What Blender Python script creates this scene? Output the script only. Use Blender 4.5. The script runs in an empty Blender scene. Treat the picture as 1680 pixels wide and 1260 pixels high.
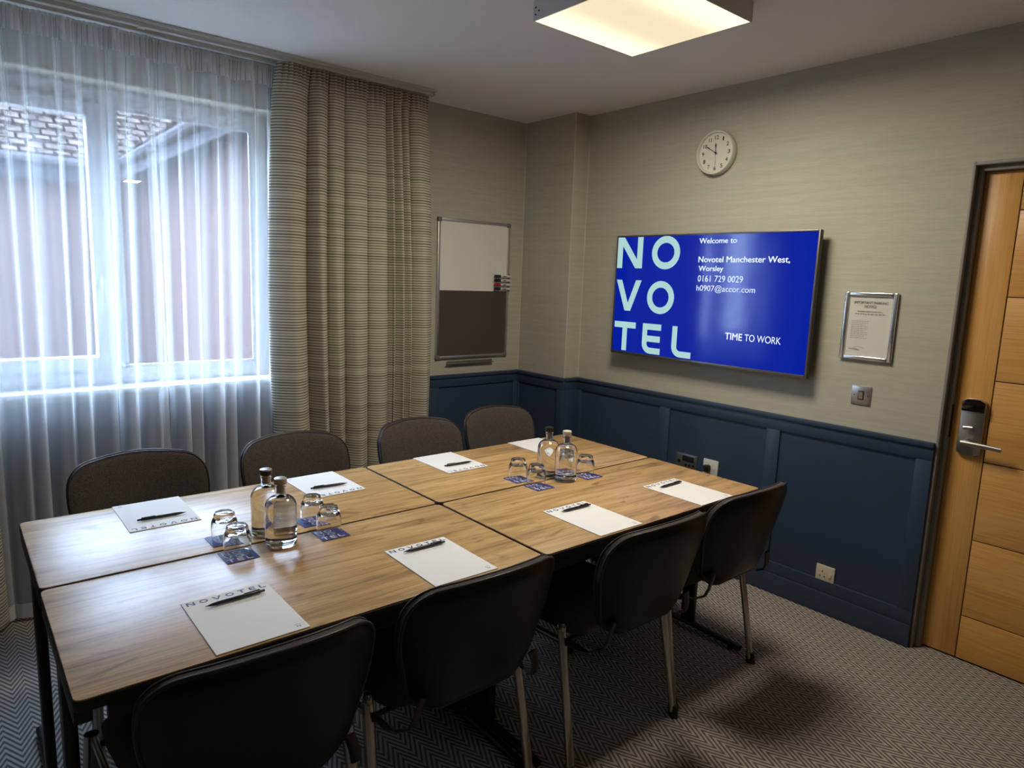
import bpy, bmesh, math, random
from mathutils import Vector, Matrix
R = math.radians
PI = math.pi
random.seed(7)
scene = bpy.context.scene
C = scene.collection

# ------------------------------------------------------------------ camera
CAM = dict(f=1113.41, yaw=0.8721, pitch=-0.1529, roll=0.0361, loc=(-1.357, -1.9891, 1.5562))
cam_d = bpy.data.cameras.new('camera')
cam = bpy.data.objects.new('camera', cam_d)
C.objects.link(cam)
scene.camera = cam
cam_d.sensor_fit = 'HORIZONTAL'
cam_d.sensor_width = 36.0
cam_d.lens = CAM['f'] * 36.0 / 1680.0
cam_d.clip_start = 0.02
cam_d.clip_end = 200
_f = Vector((math.cos(CAM['yaw']) * math.cos(CAM['pitch']), math.sin(CAM['yaw']) * math.cos(CAM['pitch']), math.sin(CAM['pitch'])))
_r = Vector((math.sin(CAM['yaw']), -math.cos(CAM['yaw']), 0))
_u = _r.cross(_f)
_c, _s = math.cos(CAM['roll']), math.sin(CAM['roll'])
_rr = _r * _c + _u * _s
_uu = _r * -_s + _u * _c
m = Matrix((_rr, _uu, -_f)).transposed().to_4x4()
m.translation = Vector(CAM['loc'])
cam.matrix_world = m

# ------------------------------------------------------------------ world, sun, window portal, exposure
world = bpy.data.worlds.new('sky')
scene.world = world
world.use_nodes = True
bg = world.node_tree.nodes['Background']
bg.inputs['Color'].default_value = (0.55, 0.71, 1.0, 1)
bg.inputs['Strength'].default_value = 20.0

sun_d = bpy.data.lights.new('sun', 'SUN')
sun_d.energy = 5.0
sun_d.angle = R(0.6)
sun_d.color = (1.0, 0.93, 0.82)
sun = bpy.data.objects.new('sun', sun_d)
C.objects.link(sun)
sun.rotation_euler = Vector((0.62, -0.16, -1.0)).to_track_quat('-Z', 'Y').to_euler()

por_d = bpy.data.lights.new('window_portal', 'AREA')
por_d.shape = 'RECTANGLE'
por_d.size = 1.5
por_d.size_y = 1.4
por_d.cycles.is_portal = True
por = bpy.data.objects.new('window_portal', por_d)
C.objects.link(por)
por.location = (-0.72, 1.86, 1.66)
por.rotation_euler = (R(-90), 0, 0)

vs = scene.view_settings
vs.view_transform = 'Standard'
vs.look = 'None'
vs.exposure = 0.75
vs.gamma = 1.0
vs.use_curve_mapping = False

# ------------------------------------------------------------------ key dimensions
XT, YW, ZC = 1.849, 1.617, 2.586          # television wall, window wall, ceiling
XC, YC = 1.721, 1.15                      # boxed column in the corner
YD = -0.991                               # end of the television wall at the door
ZD = 0.933                                # top of the panelling
XL, YB = -2.7, -3.1                       # unseen walls behind the camera
T = 0.7366                                # table top

# ------------------------------------------------------------------ materials
MATS = {}
def mat(name, col=(0.5, 0.5, 0.5), rough=0.5, metal=0.0, spec=0.5, **kw):
    if name in MATS:
        return MATS[name]
    m = bpy.data.materials.new(name)
    m.use_nodes = True
    b = m.node_tree.nodes['Principled BSDF']
    b.inputs['Base Color'].default_value = (*col, 1)
    b.inputs['Roughness'].default_value = rough
    b.inputs['Metallic'].default_value = metal
    b.inputs['Specular IOR Level'].default_value = spec
    for k, v in kw.items():
        b.inputs[k.replace('_', ' ')].default_value = v
    MATS[name] = m
    return m
def nd(m, typ, **props):
    n = m.node_tree.nodes.new(typ)
    for k, v in props.items():
        setattr(n, k, v)
    return n
def lk(m, a, b):
    m.node_tree.links.new(a, b)
def bsdf(m):
    return m.node_tree.nodes['Principled BSDF']
def math_n(m, op, a, b=None, c=None):
    n = nd(m, 'ShaderNodeMath', operation=op)
    for i, v in enumerate((a, b, c)):
        if v is None: continue
        if isinstance(v, (int, float)): n.inputs[i].default_value = v
        else: lk(m, v, n.inputs[i])
    return n.outputs[0]
def ramp(m, fac, stops, interp='LINEAR'):
    n = nd(m, 'ShaderNodeValToRGB')
    cr = n.color_ramp
    cr.interpolation = interp
    while len(cr.elements) < len(stops): cr.elements.new(0.5)
    for e, (p, c) in zip(cr.elements, stops):
        e.position = p
        e.color = (*c, 1)
    lk(m, fac, n.inputs[0])
    return n.outputs[0]
def add_bump(m, height, strength=0.2, dist=0.002):
    n = nd(m, 'ShaderNodeBump')
    n.inputs['Strength'].default_value = strength
    n.inputs['Distance'].default_value = dist
    lk(m, height, n.inputs['Height'])
    lk(m, n.outputs[0], bsdf(m).inputs['Normal'])
def coords(m, scale=(1, 1, 1), kind='Object', loc=(0, 0, 0)):
    t = nd(m, 'ShaderNodeTexCoord')
    mp = nd(m, 'ShaderNodeMapping')
    mp.inputs['Scale'].default_value = scale
    mp.inputs['Location'].default_value = loc
    lk(m, t.outputs[kind], mp.inputs[0])
    return mp.outputs[0]
def noise(m, vec, scale=5, detail=2, rough=0.5, dist=0.0):
    n = nd(m, 'ShaderNodeTexNoise')
    n.inputs['Scale'].default_value = scale
    n.inputs['Detail'].default_value = detail
    n.inputs['Roughness'].default_value = rough
    n.inputs['Distortion'].default_value = dist
    lk(m, vec, n.inputs['Vector'])
    return n.outputs[0]

def make_materials():
    # woven vinyl wallpaper: fine horizontal threads
    m = mat('wallpaper', (0.5, 0.46, 0.38), 0.75, spec=0.25)
    n1 = noise(m, coords(m, (14, 14, 420)), 1.0, 3, 0.6)
    n2 = noise(m, coords(m, (2, 2, 60)), 1.0, 2)
    mix = math_n(m, 'ADD', math_n(m, 'MULTIPLY', n1, 0.6), math_n(m, 'MULTIPLY', n2, 0.4))
    lk(m, ramp(m, mix, [(0.3, (0.42, 0.40, 0.325)), (0.7, (0.53, 0.51, 0.42))]), bsdf(m).inputs['Base Color'])
    add_bump(m, n1, 0.25, 0.001)
    mat('corner_pale', (0.56, 0.53, 0.45), 0.6)
    m = mat('ceiling_paint', (0.84, 0.835, 0.82), 0.9, spec=0.2)
    add_bump(m, noise(m, coords(m), 180, 2), 0.08, 0.001)
    m = mat('navy_paint', (0.009, 0.021, 0.043), 0.42, spec=0.45)
    n = noise(m, coords(m), 3, 3)
    lk(m, ramp(m, n, [(0.3, (0.031, 0.052, 0.094)), (0.7, (0.039, 0.063, 0.112))]), bsdf(m).inputs['Base Color'])
    add_bump(m, noise(m, coords(m), 90, 2), 0.05, 0.001)
    # chevron carpet: zigzag pinstripe
    m = mat('carpet', (0.1, 0.1, 0.1), 0.95, spec=0.1)
    t = nd(m, 'ShaderNodeTexCoord')
    sp = nd(m, 'ShaderNodeSeparateXYZ')
    lk(m, t.outputs['Object'], sp.inputs[0])
    x, y = sp.outputs[0], sp.outputs[1]
    f = math_n(m, 'FRACT', math_n(m, 'DIVIDE', math_n(m, 'ADD', x, 1.222 + 83 * 0.083), 0.083))
    tri = math_n(m, 'ABSOLUTE', math_n(m, 'SUBTRACT', math_n(m, 'MULTIPLY', f, 2.0), 1.0))
    v = math_n(m, 'DIVIDE', math_n(m, 'SUBTRACT', math_n(m, 'ADD', y, 50), math_n(m, 'MULTIPLY', tri, 0.085)), 0.034)
    fine = noise(m, coords(m), 420, 2)
    v = math_n(m, 'ADD', v, math_n(m, 'MULTIPLY', math_n(m, 'SUBTRACT', fine, 0.5), 0.35))
    st = math_n(m, 'ABSOLUTE', math_n(m, 'SUBTRACT', math_n(m, 'MULTIPLY', math_n(m, 'FRACT', v), 2.0), 1.0))
    lk(m, ramp(m, st, [(0.34, (0.135, 0.122, 0.116)), (0.62, (0.50, 0.455, 0.405))]), bsdf(m).inputs['Base Color'])
    add_bump(m, math_n(m, 'ADD', math_n(m, 'MULTIPLY', st, 0.6), fine), 0.5, 0.003)
    # oak laminate table top, grain along X
    m = mat('oak_laminate', (0.4, 0.25, 0.12), 0.33, spec=1.0)
    oi = nd(m, 'ShaderNodeObjectInfo')
    tc = nd(m, 'ShaderNodeTexCoord')
    vm = nd(m, 'ShaderNodeVectorMath', operation='ADD')
    lk(m, tc.outputs['Object'], vm.inputs[0])
    sc = nd(m, 'ShaderNodeVectorMath', operation='SCALE')
    sc.inputs[0].default_value = (7.0, 3.0, 1.0)
    lk(m, oi.outputs['Random'], sc.inputs['Scale'])
    lk(m, sc.outputs[0], vm.inputs[1])
    def mapped(s):
        mp = nd(m, 'ShaderNodeMapping')
        mp.inputs['Scale'].default_value = s
        lk(m, vm.outputs[0], mp.inputs[0])
        return mp.outputs[0]
    g1 = noise(m, mapped((1.3, 14, 1)), 1.6, 5, 0.62, 0.9)
    g2 = noise(m, mapped((3, 120, 1)), 1.5, 3, 0.6)
    g3 = noise(m, mapped((2.2, 6, 1)), 2.2, 3, 0.55, 1.2)
    gs = math_n(m, 'ADD', math_n(m, 'MULTIPLY', g1, 0.62), math_n(m, 'MULTIPLY', g2, 0.38))
    c1 = ramp(m, gs, [(0.34, (0.23, 0.122, 0.043)), (0.46, (0.46, 0.275, 0.108)), (0.56, (0.61, 0.385, 0.16)), (0.68, (0.70, 0.47, 0.23))])
    knot = ramp(m, g3, [(0.26, (0.36, 0.30, 0.25)), (0.40, (1, 1, 1))])
    mx = nd(m, 'ShaderNodeMix', data_type='RGBA', blend_type='MULTIPLY')
    mx.inputs[0].default_value = 0.8
    lk(m, c1, mx.inputs[6]); lk(m, knot, mx.inputs[7])
    lk(m, mx.outputs[2], bsdf(m).inputs['Base Color'])
    add_bump(m, g2, 0.05, 0.0006)
    # door veneer
    def veneer(name, s1, s2, rough=0.38):
        m = mat(name, (0.4, 0.2, 0.06), rough, spec=0.45)
        a = noise(m, coords(m, s1), 1.5, 5, 0.6, 0.5)
        b = noise(m, coords(m, s2), 1.5, 3, 0.6)
        g = math_n(m, 'ADD', math_n(m, 'MULTIPLY', a, 0.5), math_n(m, 'MULTIPLY', b, 0.5))
        lk(m, ramp(m, g, [(0.3, (0.54, 0.245, 0.06)), (0.5, (0.72, 0.37, 0.10)), (0.7, (0.80, 0.46, 0.15))]), bsdf(m).inputs['Base Color'])
        add_bump(m, b, 0.08, 0.0006)
    veneer('oak_veneer_upright', (6, 9, 0.7), (6, 160, 3))
    veneer('oak_veneer_across', (6, 0.9, 9), (6, 4, 150))
    mat('groove_dark', (0.09, 0.038, 0.012), 0.7)
    mat('frame_grey', (0.23, 0.215, 0.205), 0.5)
    mat('black_edge', (0.010, 0.009, 0.010), 0.5)
    mat('black_steel', (0.008, 0.008, 0.009), 0.42)
    # charcoal upholstery
    m = mat('fabric', (0.045, 0.038, 0.034), 0.95, spec=0.15)
    n = noise(m, coords(m), 330, 2, 0.7)
    lk(m, ramp(m, n, [(0.3, (0.036, 0.030, 0.028)), (0.7, (0.125, 0.107, 0.098))]), bsdf(m).inputs['Base Color'])
    add_bump(m, n, 0.5, 0.001)
    mat('black_shell', (0.006, 0.006, 0.0065), 0.42, spec=0.4)
    mat('black_piping', (0.030, 0.026, 0.025), 0.40, spec=0.4)
    m = mat('chrome', (0.50, 0.46, 0.42), 0.24, 1.0)
    mat('satin_steel', (0.52, 0.50, 0.47), 0.34, 1.0)
    mat('aluminium', (0.62, 0.60, 0.56), 0.38, 1.0)
    mat('silver_frame', (0.70, 0.71, 0.72), 0.25, 1.0)
    mat('white_plastic', (0.72, 0.70, 0.65), 0.4)
    mat('cream_plastic', (0.70, 0.64, 0.50), 0.4)
    mat('white_upvc', (0.60, 0.62, 0.64), 0.35)
    mat('black_plastic', (0.012, 0.012, 0.010), 0.4)
    mat('dark_gloss', (0.010, 0.005, 0.006), 0.15)
    mat('paper', (0.86, 0.855, 0.84), 0.7, spec=0.2)
    mat('navy_ink', (0.03, 0.045, 0.15), 0.6)
    mat('white_ink', (0.80, 0.80, 0.84), 0.6)
    mat('grey_ink', (0.30, 0.29, 0.28), 0.8)
    mat('black_ink', (0.03, 0.03, 0.03), 0.7)
    mat('coaster_blue', (0.035, 0.045, 0.23), 0.5)
    mat('pen_black', (0.014, 0.011, 0.011), 0.35)
    mat('cork', (0.42, 0.30, 0.19), 0.6)
    mat('cap_cream', (0.62, 0.58, 0.47), 0.4)
    mat('cap_silver', (0.68, 0.68, 0.70), 0.3, 0.7)
    mat('board_white', (0.82, 0.80, 0.73), 0.25)
    m = mat('board_felt', (0.085, 0.072, 0.066), 0.95, spec=0.1)
    add_bump(m, noise(m, coords(m), 500, 1), 0.3, 0.001)
    for nme, c in (('cap_green', (0.01, 0.035, 0.014)), ('cap_black', (0.006, 0.006, 0.006)), ('cap_red', (0.45, 0.012, 0.015)), ('cap_blue', (0.008, 0.015, 0.03))):
        mat(nme, c, 0.4)
    # clear glass and water
    m = mat('clear_glass', (1, 1, 1), 0.0, IOR=1.46)
    bsdf(m).inputs['Transmission Weight'].default_value = 1.0
    m = mat('water', (0.97, 0.99, 1.0), 0.0, IOR=1.33)
    bsdf(m).inputs['Transmission Weight'].default_value = 1.0
    m = mat('window_glass', (1, 1, 1), 0.0)
    nt = m.node_tree
    tr = nd(m, 'ShaderNodeBsdfTransparent'); gl = nd(m, 'ShaderNodeBsdfGlossy'); mx = nd(m, 'ShaderNodeMixShader'); fr = nd(m, 'ShaderNodeLayerWeight')
    tr.inputs[0].default_value = (0.93, 0.96, 0.96, 1)
    gl.inputs['Roughness'].default_value = 0.02
    fr.inputs[0].default_value = 0.5
    lk(m, math_n(m, 'ADD', 0.004, math_n(m, 'MULTIPLY', math_n(m, 'POWER', fr.outputs['Facing'], 5.0), 0.5)), mx.inputs[0]); lk(m, tr.outputs[0], mx.inputs[1]); lk(m, gl.outputs[0], mx.inputs[2])
    lk(m, mx.outputs[0], nt.nodes['Material Output'].inputs['Surface'])
    # sheer voile
    def voile(name, see, colr):
        m = mat(name, colr, 0.9)
        nt = m.node_tree
        tr = nd(m, 'ShaderNodeBsdfTransparent'); df = nd(m, 'ShaderNodeBsdfDiffuse'); tl = nd(m, 'ShaderNodeBsdfTranslucent')
        a = nd(m, 'ShaderNodeMixShader'); b = nd(m, 'ShaderNodeMixShader')
        df.inputs[0].default_value = (*colr, 1); tl.inputs[0].default_value = (*colr, 1)
        a.inputs[0].default_value = 0.24
        lk(m, df.outputs[0], a.inputs[1]); lk(m, tl.outputs[0], a.inputs[2])
        # the weave closes up where the cloth is seen edge-on
        lw = nd(m, 'ShaderNodeLayerWeight'); lw.inputs[0].default_value = 0.22
        fac = math_n(m, 'MULTIPLY', math_n(m, 'SUBTRACT', 1.0, lw.outputs['Facing']), see)
        b_in = fac
        lk(m, b_in, b.inputs[0]); lk(m, a.outputs[0], b.inputs[1]); lk(m, tr.outputs[0], b.inputs[2])
        lk(m, b.outputs[0], nt.nodes['Material Output'].inputs['Surface'])
    voile('voile', 0.64, (0.88, 0.89, 0.90))
    voile('voile_tape', 0.14, (0.80, 0.80, 0.79))
    voile('voile_hem', 0.30, (0.86, 0.87, 0.88))
    # striped drape
    m = mat('striped_cloth', (0.5, 0.45, 0.35), 0.85, spec=0.2)
    uv = nd(m, 'ShaderNodeUVMap')
    sp = nd(m, 'ShaderNodeSeparateXYZ')
    lk(m, uv.outputs[0], sp.inputs[0])
    def sep(v):
        cb = nd(m, 'ShaderNodeCombineXYZ')
        lk(m, v, cb.inputs[1])
        return cb.outputs[0]
    vv = sp.outputs[1]
    a = math_n(m, 'ABSOLUTE', math_n(m, 'SUBTRACT', math_n(m, 'MULTIPLY', math_n(m, 'FRACT', math_n(m, 'DIVIDE', vv, 0.0142)), 2.0), 1.0))
    b = noise(m, sep(vv), 150, 2, 0.7)
    big = noise(m, sep(vv), 24, 2)
    s = math_n(m, 'ADD', math_n(m, 'MULTIPLY', a, 0.55), math_n(m, 'MULTIPLY', b, 0.55))
    s = math_n(m, 'ADD', s, math_n(m, 'MULTIPLY', math_n(m, 'SUBTRACT', big, 0.5), 0.4))
    lk(m, ramp(m, s, [(0.30, (0.14, 0.115, 0.09)), (0.43, (0.25, 0.215, 0.17)), (0.52, (0.52, 0.475, 0.375)), (0.75, (0.64, 0.595, 0.48))]), bsdf(m).inputs['Base Color'])
    b2 = bsdf(m)
    # exterior
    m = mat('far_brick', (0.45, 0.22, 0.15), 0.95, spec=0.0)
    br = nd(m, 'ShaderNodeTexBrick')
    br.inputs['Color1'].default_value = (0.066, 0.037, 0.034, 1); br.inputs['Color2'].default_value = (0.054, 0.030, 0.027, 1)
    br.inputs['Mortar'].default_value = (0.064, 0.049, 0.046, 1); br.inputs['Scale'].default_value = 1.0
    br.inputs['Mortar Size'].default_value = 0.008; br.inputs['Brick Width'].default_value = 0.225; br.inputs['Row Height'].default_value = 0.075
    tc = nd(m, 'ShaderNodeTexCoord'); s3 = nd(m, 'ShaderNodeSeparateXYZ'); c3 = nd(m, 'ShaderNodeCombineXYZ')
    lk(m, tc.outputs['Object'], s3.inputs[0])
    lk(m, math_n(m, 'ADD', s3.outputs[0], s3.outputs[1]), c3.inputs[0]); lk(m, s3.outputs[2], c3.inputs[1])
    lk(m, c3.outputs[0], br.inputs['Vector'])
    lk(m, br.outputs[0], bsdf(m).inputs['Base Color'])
    m = mat('roof_tile', (0.34, 0.22, 0.18), 0.95, spec=0.0)
    n = noise(m, coords(m), 7, 2)
    lk(m, ramp(m, n, [(0.3, (0.022, 0.018, 0.017)), (0.7, (0.085, 0.068, 0.062))]), bsdf(m).inputs['Base Color'])
    mat('fascia', (0.018, 0.019, 0.024), 0.9, spec=0.05)
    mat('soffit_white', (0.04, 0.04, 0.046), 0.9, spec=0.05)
    m = mat('paving', (0.36, 0.34, 0.32), 0.9)
    lk(m, ramp(m, noise(m, coords(m), 3, 3), [(0.3, (0.16, 0.155, 0.15)), (0.7, (0.24, 0.23, 0.22))]), bsdf(m).inputs['Base Color'])
    # emitters
    m = mat('lamp_diffuser', (0.9, 0.86, 0.75), 0.5)
    t = nd(m, 'ShaderNodeTexCoord'); s4 = nd(m, 'ShaderNodeSeparateXYZ')
    lk(m, t.outputs['Object'], s4.inputs[0])
    prof = math_n(m, 'ABSOLUTE', s4.outputs[1])           # two tubes lie near the two long sides
    st = nd(m, 'ShaderNodeMapRange', interpolation_type='SMOOTHSTEP')
    st.inputs[1].default_value = 0.06; st.inputs[2].default_value = 0.225; st.inputs[3].default_value = 0.74; st.inputs[4].default_value = 1.35
    lk(m, prof, st.inputs[0])
    bsdf(m).inputs['Emission Color'].default_value = (1.0, 0.85, 0.56, 1)
    lk(m, math_n(m, 'MULTIPLY', st.outputs[0], LAMP), bsdf(m).inputs['Emission Strength'])
    m = mat('screen_blue', (0.002, 0.003, 0.01), 0.10, spec=0.40)
    bsdf(m).inputs['Emission Color'].default_value = (0.0, 0.007, 0.195, 1)
    bsdf(m).inputs['Emission Strength'].default_value = 1.0
    for nme, c in (('screen_letters', (0.24, 0.38, 0.38)), ('screen_text', (0.48, 0.53, 0.60))):
        m = mat(nme, (0.01, 0.01, 0.01), 0.3)
        bsdf(m).inputs['Emission Color'].default_value = (*c, 1)
        bsdf(m).inputs['Emission Strength'].default_value = 1.0
LAMP = 0.62
make_materials()
M = MATS

# ------------------------------------------------------------------ mesh builder
class MB:
    def __init__(s):
        s.v, s.f = [], []
    def add(s, vs, fs):
        o = len(s.v)
        s.v += [tuple(v) for v in vs]
        s.f += [tuple(i + o for i in f) for f in fs]
        return s
    def box(s, x0, x1, y0, y1, z0, z1):
        v = [(x, y, z) for z in (z0, z1) for y in (y0, y1) for x in (x0, x1)]
        return s.add(v, [(0, 2, 3, 1), (4, 5, 7, 6), (0, 1, 5, 4), (2, 6, 7, 3), (0, 4, 6, 2), (1, 3, 7, 5)])
    def prism(s, poly, a, b, f):
        """extrude a 2D polygon between a and b; f(u, v, w) gives the 3D point"""
        n = len(poly)
        v = [f(p[0], p[1], a) for p in poly] + [f(p[0], p[1], b) for p in poly]
        fs = [tuple(range(n))[::-1], tuple(range(n, 2 * n))] + [(i, (i + 1) % n, n + (i + 1) % n, n + i) for i in range(n)]
        return s.add(v, fs)
    def flat(s, poly, f):
        return s.add([f(p[0], p[1]) for p in poly], [tuple(range(len(poly)))])
    def tube(s, path, rx, ry=None, n=10, closed=False, up=(0, 0, 1), cap=True):
        ry = ry or rx
        P = [Vector(p) for p in path]
        L = len(P)
        vs, fs = [], []
        for i, p in enumerate(P):
            if closed: d = P[(i + 1) % L] - P[i - 1]
            else: d = P[min(i + 1, L - 1)] - P[max(i - 1, 0)]
            d.normalize()
            u = Vector(up)
            if abs(u.dot(d)) > 0.95: u = Vector((1, 0, 0))
            a = d.cross(u).normalized()
            b = a.cross(d).normalized()
            for k in range(n):
                t = 2 * PI * k / n
                vs.append(p + a * (rx * math.cos(t)) + b * (ry * math.sin(t)))
        for i in range(L if closed else L - 1):
            j = (i + 1) % L
            for k in range(n):
                k2 = (k + 1) % n
                fs.append((i * n + k, i * n + k2, j * n + k2, j * n + k))
        if cap and not closed:
            fs.append(tuple(range(n))[::-1])
            fs.append(tuple((L - 1) * n + k for k in range(n)))
        return s.add(vs, fs)
    def lathe(s, prof, n=32, c=(0, 0), closed=False, f=None):
        """prof: list of (radius, z); radius 0 collapses to a point"""
        vs, fs, rings = [], [], []
        for r, z in prof:
            if r < 1e-6:
                rings.append([len(vs)]); vs.append((c[0], c[1], z))
            else:
                rings.append(list(range(len(vs), len(vs) + n)))
                vs += [(c[0] + r * math.cos(2 * PI * k / n), c[1] + r * math.sin(2 * PI * k / n), z) for k in range(n)]
        pr = list(zip(rings, rings[1:])) + ([(rings[-1], rings[0])] if closed else [])
        for a, b in pr:
            for k in range(n):
                k2 = (k + 1) % n
                if len(a) == 1 and len(b) == 1: continue
                if len(a) == 1: fs.append((a[0], b[k2], b[k]))
                elif len(b) == 1: fs.append((a[k], a[k2], b[0]))
                else: fs.append((a[k], a[k2], b[k2], b[k]))
        if f: vs = [f(*v) for v in vs]
        return s.add(vs, fs)
    def grid(s, nu, nv, f, wrap=False):
        vs = [f(i / nu, j / nv) for j in range(nv + 1) for i in range(nu + 1)]
        w = nu + 1
        return s.add(vs, [(j * w + i, j * w + i + 1, (j + 1) * w + i + 1, (j + 1) * w + i) for j in range(nv) for i in range(nu)])
    def xf(s, mtx):
        s.v = [tuple(mtx @ Vector(v)) for v in s.v]
        return s
    def mesh(s, name, material, bevel=0, seg=2, smooth=True, off=None, angle=35, recalc=True):
        bm = bmesh.new()
        o = Vector(off) if off else Vector()
        vs = [bm.verts.new(Vector(v) - o) for v in s.v]
        for f in s.f:
            try: bm.faces.new([vs[i] for i in f])
            except ValueError: pass
        if recalc: bmesh.ops.recalc_face_normals(bm, faces=bm.faces)
        if bevel:
            es = [e for e in bm.edges if len(e.link_faces) == 2 and e.calc_face_angle(0) > R(30)]
            bmesh.ops.bevel(bm, geom=es, offset=bevel, segments=seg, affect='EDGES', clamp_overlap=True, profile=0.5)
        for f in bm.faces: f.smooth = smooth
        if smooth:
            for e in bm.edges:
                if len(e.link_faces) == 2 and e.calc_face_angle(0) > R(angle): e.smooth = False
        me = bpy.data.meshes.new(name)
        bm.to_mesh(me); bm.free()
        me.materials.append(M[material] if isinstance(material, str) else material)
        return me
    def build(s, name, material, parent=None, bevel=0, seg=2, smooth=True, world=False, angle=35, recalc=True):
        off = parent.location if (world and parent is not None) else None
        if world and parent is not None and parent.parent is not None: off = parent.location + parent.parent.location
        me = s.mesh(name, material, bevel, seg, smooth, off, angle, recalc)
        o = bpy.data.objects.new(name, me)
        C.objects.link(o)
        if parent is not None: o.parent = parent
        return o
def tag(o, label=None, cat=None, group=None, kind=None):
    if label: o['label'] = label
    if cat: o['category'] = cat
    if group: o['group'] = group
    if kind: o['kind'] = kind
    return o
def thing(name, label, cat, loc=(0, 0, 0), rotz=0, group=None):
    o = bpy.data.objects.new(name, None)
    o.empty_display_size = 0.05
    C.objects.link(o)
    o.location = loc
    o.rotation_euler = (0, 0, rotz)
    return tag(o, label, cat, group)
def copy_tree(o, parent=None):
    c = o.copy(); C.objects.link(c); c.parent = parent
    for ch in list(o.children): copy_tree(ch, c)
    return c
def spawn(o, loc, rotz, label):
    c = copy_tree(o)
    c.location = loc; c.rotation_euler = (0, 0, rotz); c['label'] = label
    return c
def struct(o, label=None):
    o['kind'] = 'structure'
    if label: o['label'] = label
    return o
def rounded(pts, rad, seg=6):
    """polygon with rounded corners; rad a number or one per corner"""
    n = len(pts)
    rads = [rad] * n if isinstance(rad, (int, float)) else rad
    out = []
    for i in range(n):
        p = Vector(pts[i]); a = (Vector(pts[i - 1]) - p); b = (Vector(pts[(i + 1) % n]) - p)
        a.normalize(); b.normalize()
        r = rads[i]
        if r <= 0: out.append(tuple(p)); continue
        th = a.angle(b)
        d = r / math.tan(th / 2)
        c = p + (a + b).normalized() * (r / math.sin(th / 2))
        s0 = p + a * d - c; s1 = p + b * d - c
        a0 = math.atan2(s0.y, s0.x); a1 = math.atan2(s1.y, s1.x)
        da = (a1 - a0 + PI) % (2 * PI) - PI
        for k in range(seg + 1):
            t = a0 + da * k / seg
            out.append((c.x + r * math.cos(t), c.y + r * math.sin(t)))
    return out
def rect(u0, v0, u1, v1):
    return [(u0, v0), (u1, v0), (u1, v1), (u0, v1)]

# ------------------------------------------------------------------ lettering
def rounded_bar(pts, w):
    """stroke along a polyline of 2D points, mitred by dense points"""
    L = []; Rr = []
    n = len(pts)
    for i in range(n):
        a = Vector(pts[max(i - 1, 0)]); b = Vector(pts[min(i + 1, n - 1)])
        d = (b - a).normalized(); q = Vector((-d.y, d.x)) * (w / 2)
        p = Vector(pts[i])
        L.append(tuple(p + q)); Rr.append(tuple(p - q))
    return L + Rr[::-1]
def ring(cx, cy, rx, ry, w, n=28):
    out = []
    for k in range(n):
        t0, t1 = 2 * PI * k / n, 2 * PI * (k + 1) / n
        out.append([(cx + rx * math.cos(t0), cy + ry * math.sin(t0)), (cx + rx * math.cos(t1), cy + ry * math.sin(t1)),
                    (cx + (rx - w) * math.cos(t1), cy + (ry - w) * math.sin(t1)), (cx + (rx - w) * math.cos(t0), cy + (ry - w) * math.sin(t0))])
    return out
def quads_of_stroke(pts, w):
    o = rounded_bar(pts, w); n = len(pts)
    return [[o[i], o[i + 1], o[2 * n - 2 - i], o[2 * n - 1 - i]] for i in range(n - 1)]
def glyph(ch, x, y, wd, ht, w):
    """polygons of one wide geometric capital in the box x..x+wd, y..y+ht with stroke w"""
    if ch == 'N':
        return [rect(x, y, x + w, y + ht), rect(x + wd - w, y, x + wd, y + ht), [(x + wd - w * 1.25, y), (x + wd, y), (x + w * 1.25, y + ht), (x, y + ht)]]
    if ch == 'O':
        return ring(x + wd / 2, y + ht / 2, wd / 2, ht / 2, w)
    if ch == 'V':
        m_ = x + wd / 2
        return [[(m_ - w * 0.55, y), (m_ + w * 0.1, y), (m_ + w * 0.1, y + w * 0.9), (x + w * 1.05, y + ht), (x, y + ht)], [(m_ - w * 0.1, y + w * 0.9), (m_ - w * 0.1, y), (m_ + w * 0.55, y), (x + wd, y + ht), (x + wd - w * 1.05, y + ht)]]
    if ch == 'T':
        return [rect(x, y + ht - w, x + wd, y + ht), rect(x + wd / 2 - w / 2, y, x + wd / 2 + w / 2, y + ht)]
    if ch in 'EL':
        r = ht * 0.24
        arc = [(x + w / 2, y + ht)] + [(x + w / 2, y + r + w / 2)]
        arc += [(x + w / 2 + r - r * math.cos(t * PI / 12), y + w / 2 + r - r * math.sin(t * PI / 12)) for t in range(1, 7)]
        arc += [(x + wd, y + w / 2)]
        out = quads_of_stroke(arc, w)
        if ch == 'E':
            out += [rect(x + w * 0.2, y + ht - w, x + wd, y + ht), rect(x + w * 0.2, y + ht * 0.5 - w * 0.5, x + wd * 0.97, y + ht * 0.5 + w * 0.5)]
        return out
    return []
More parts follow.
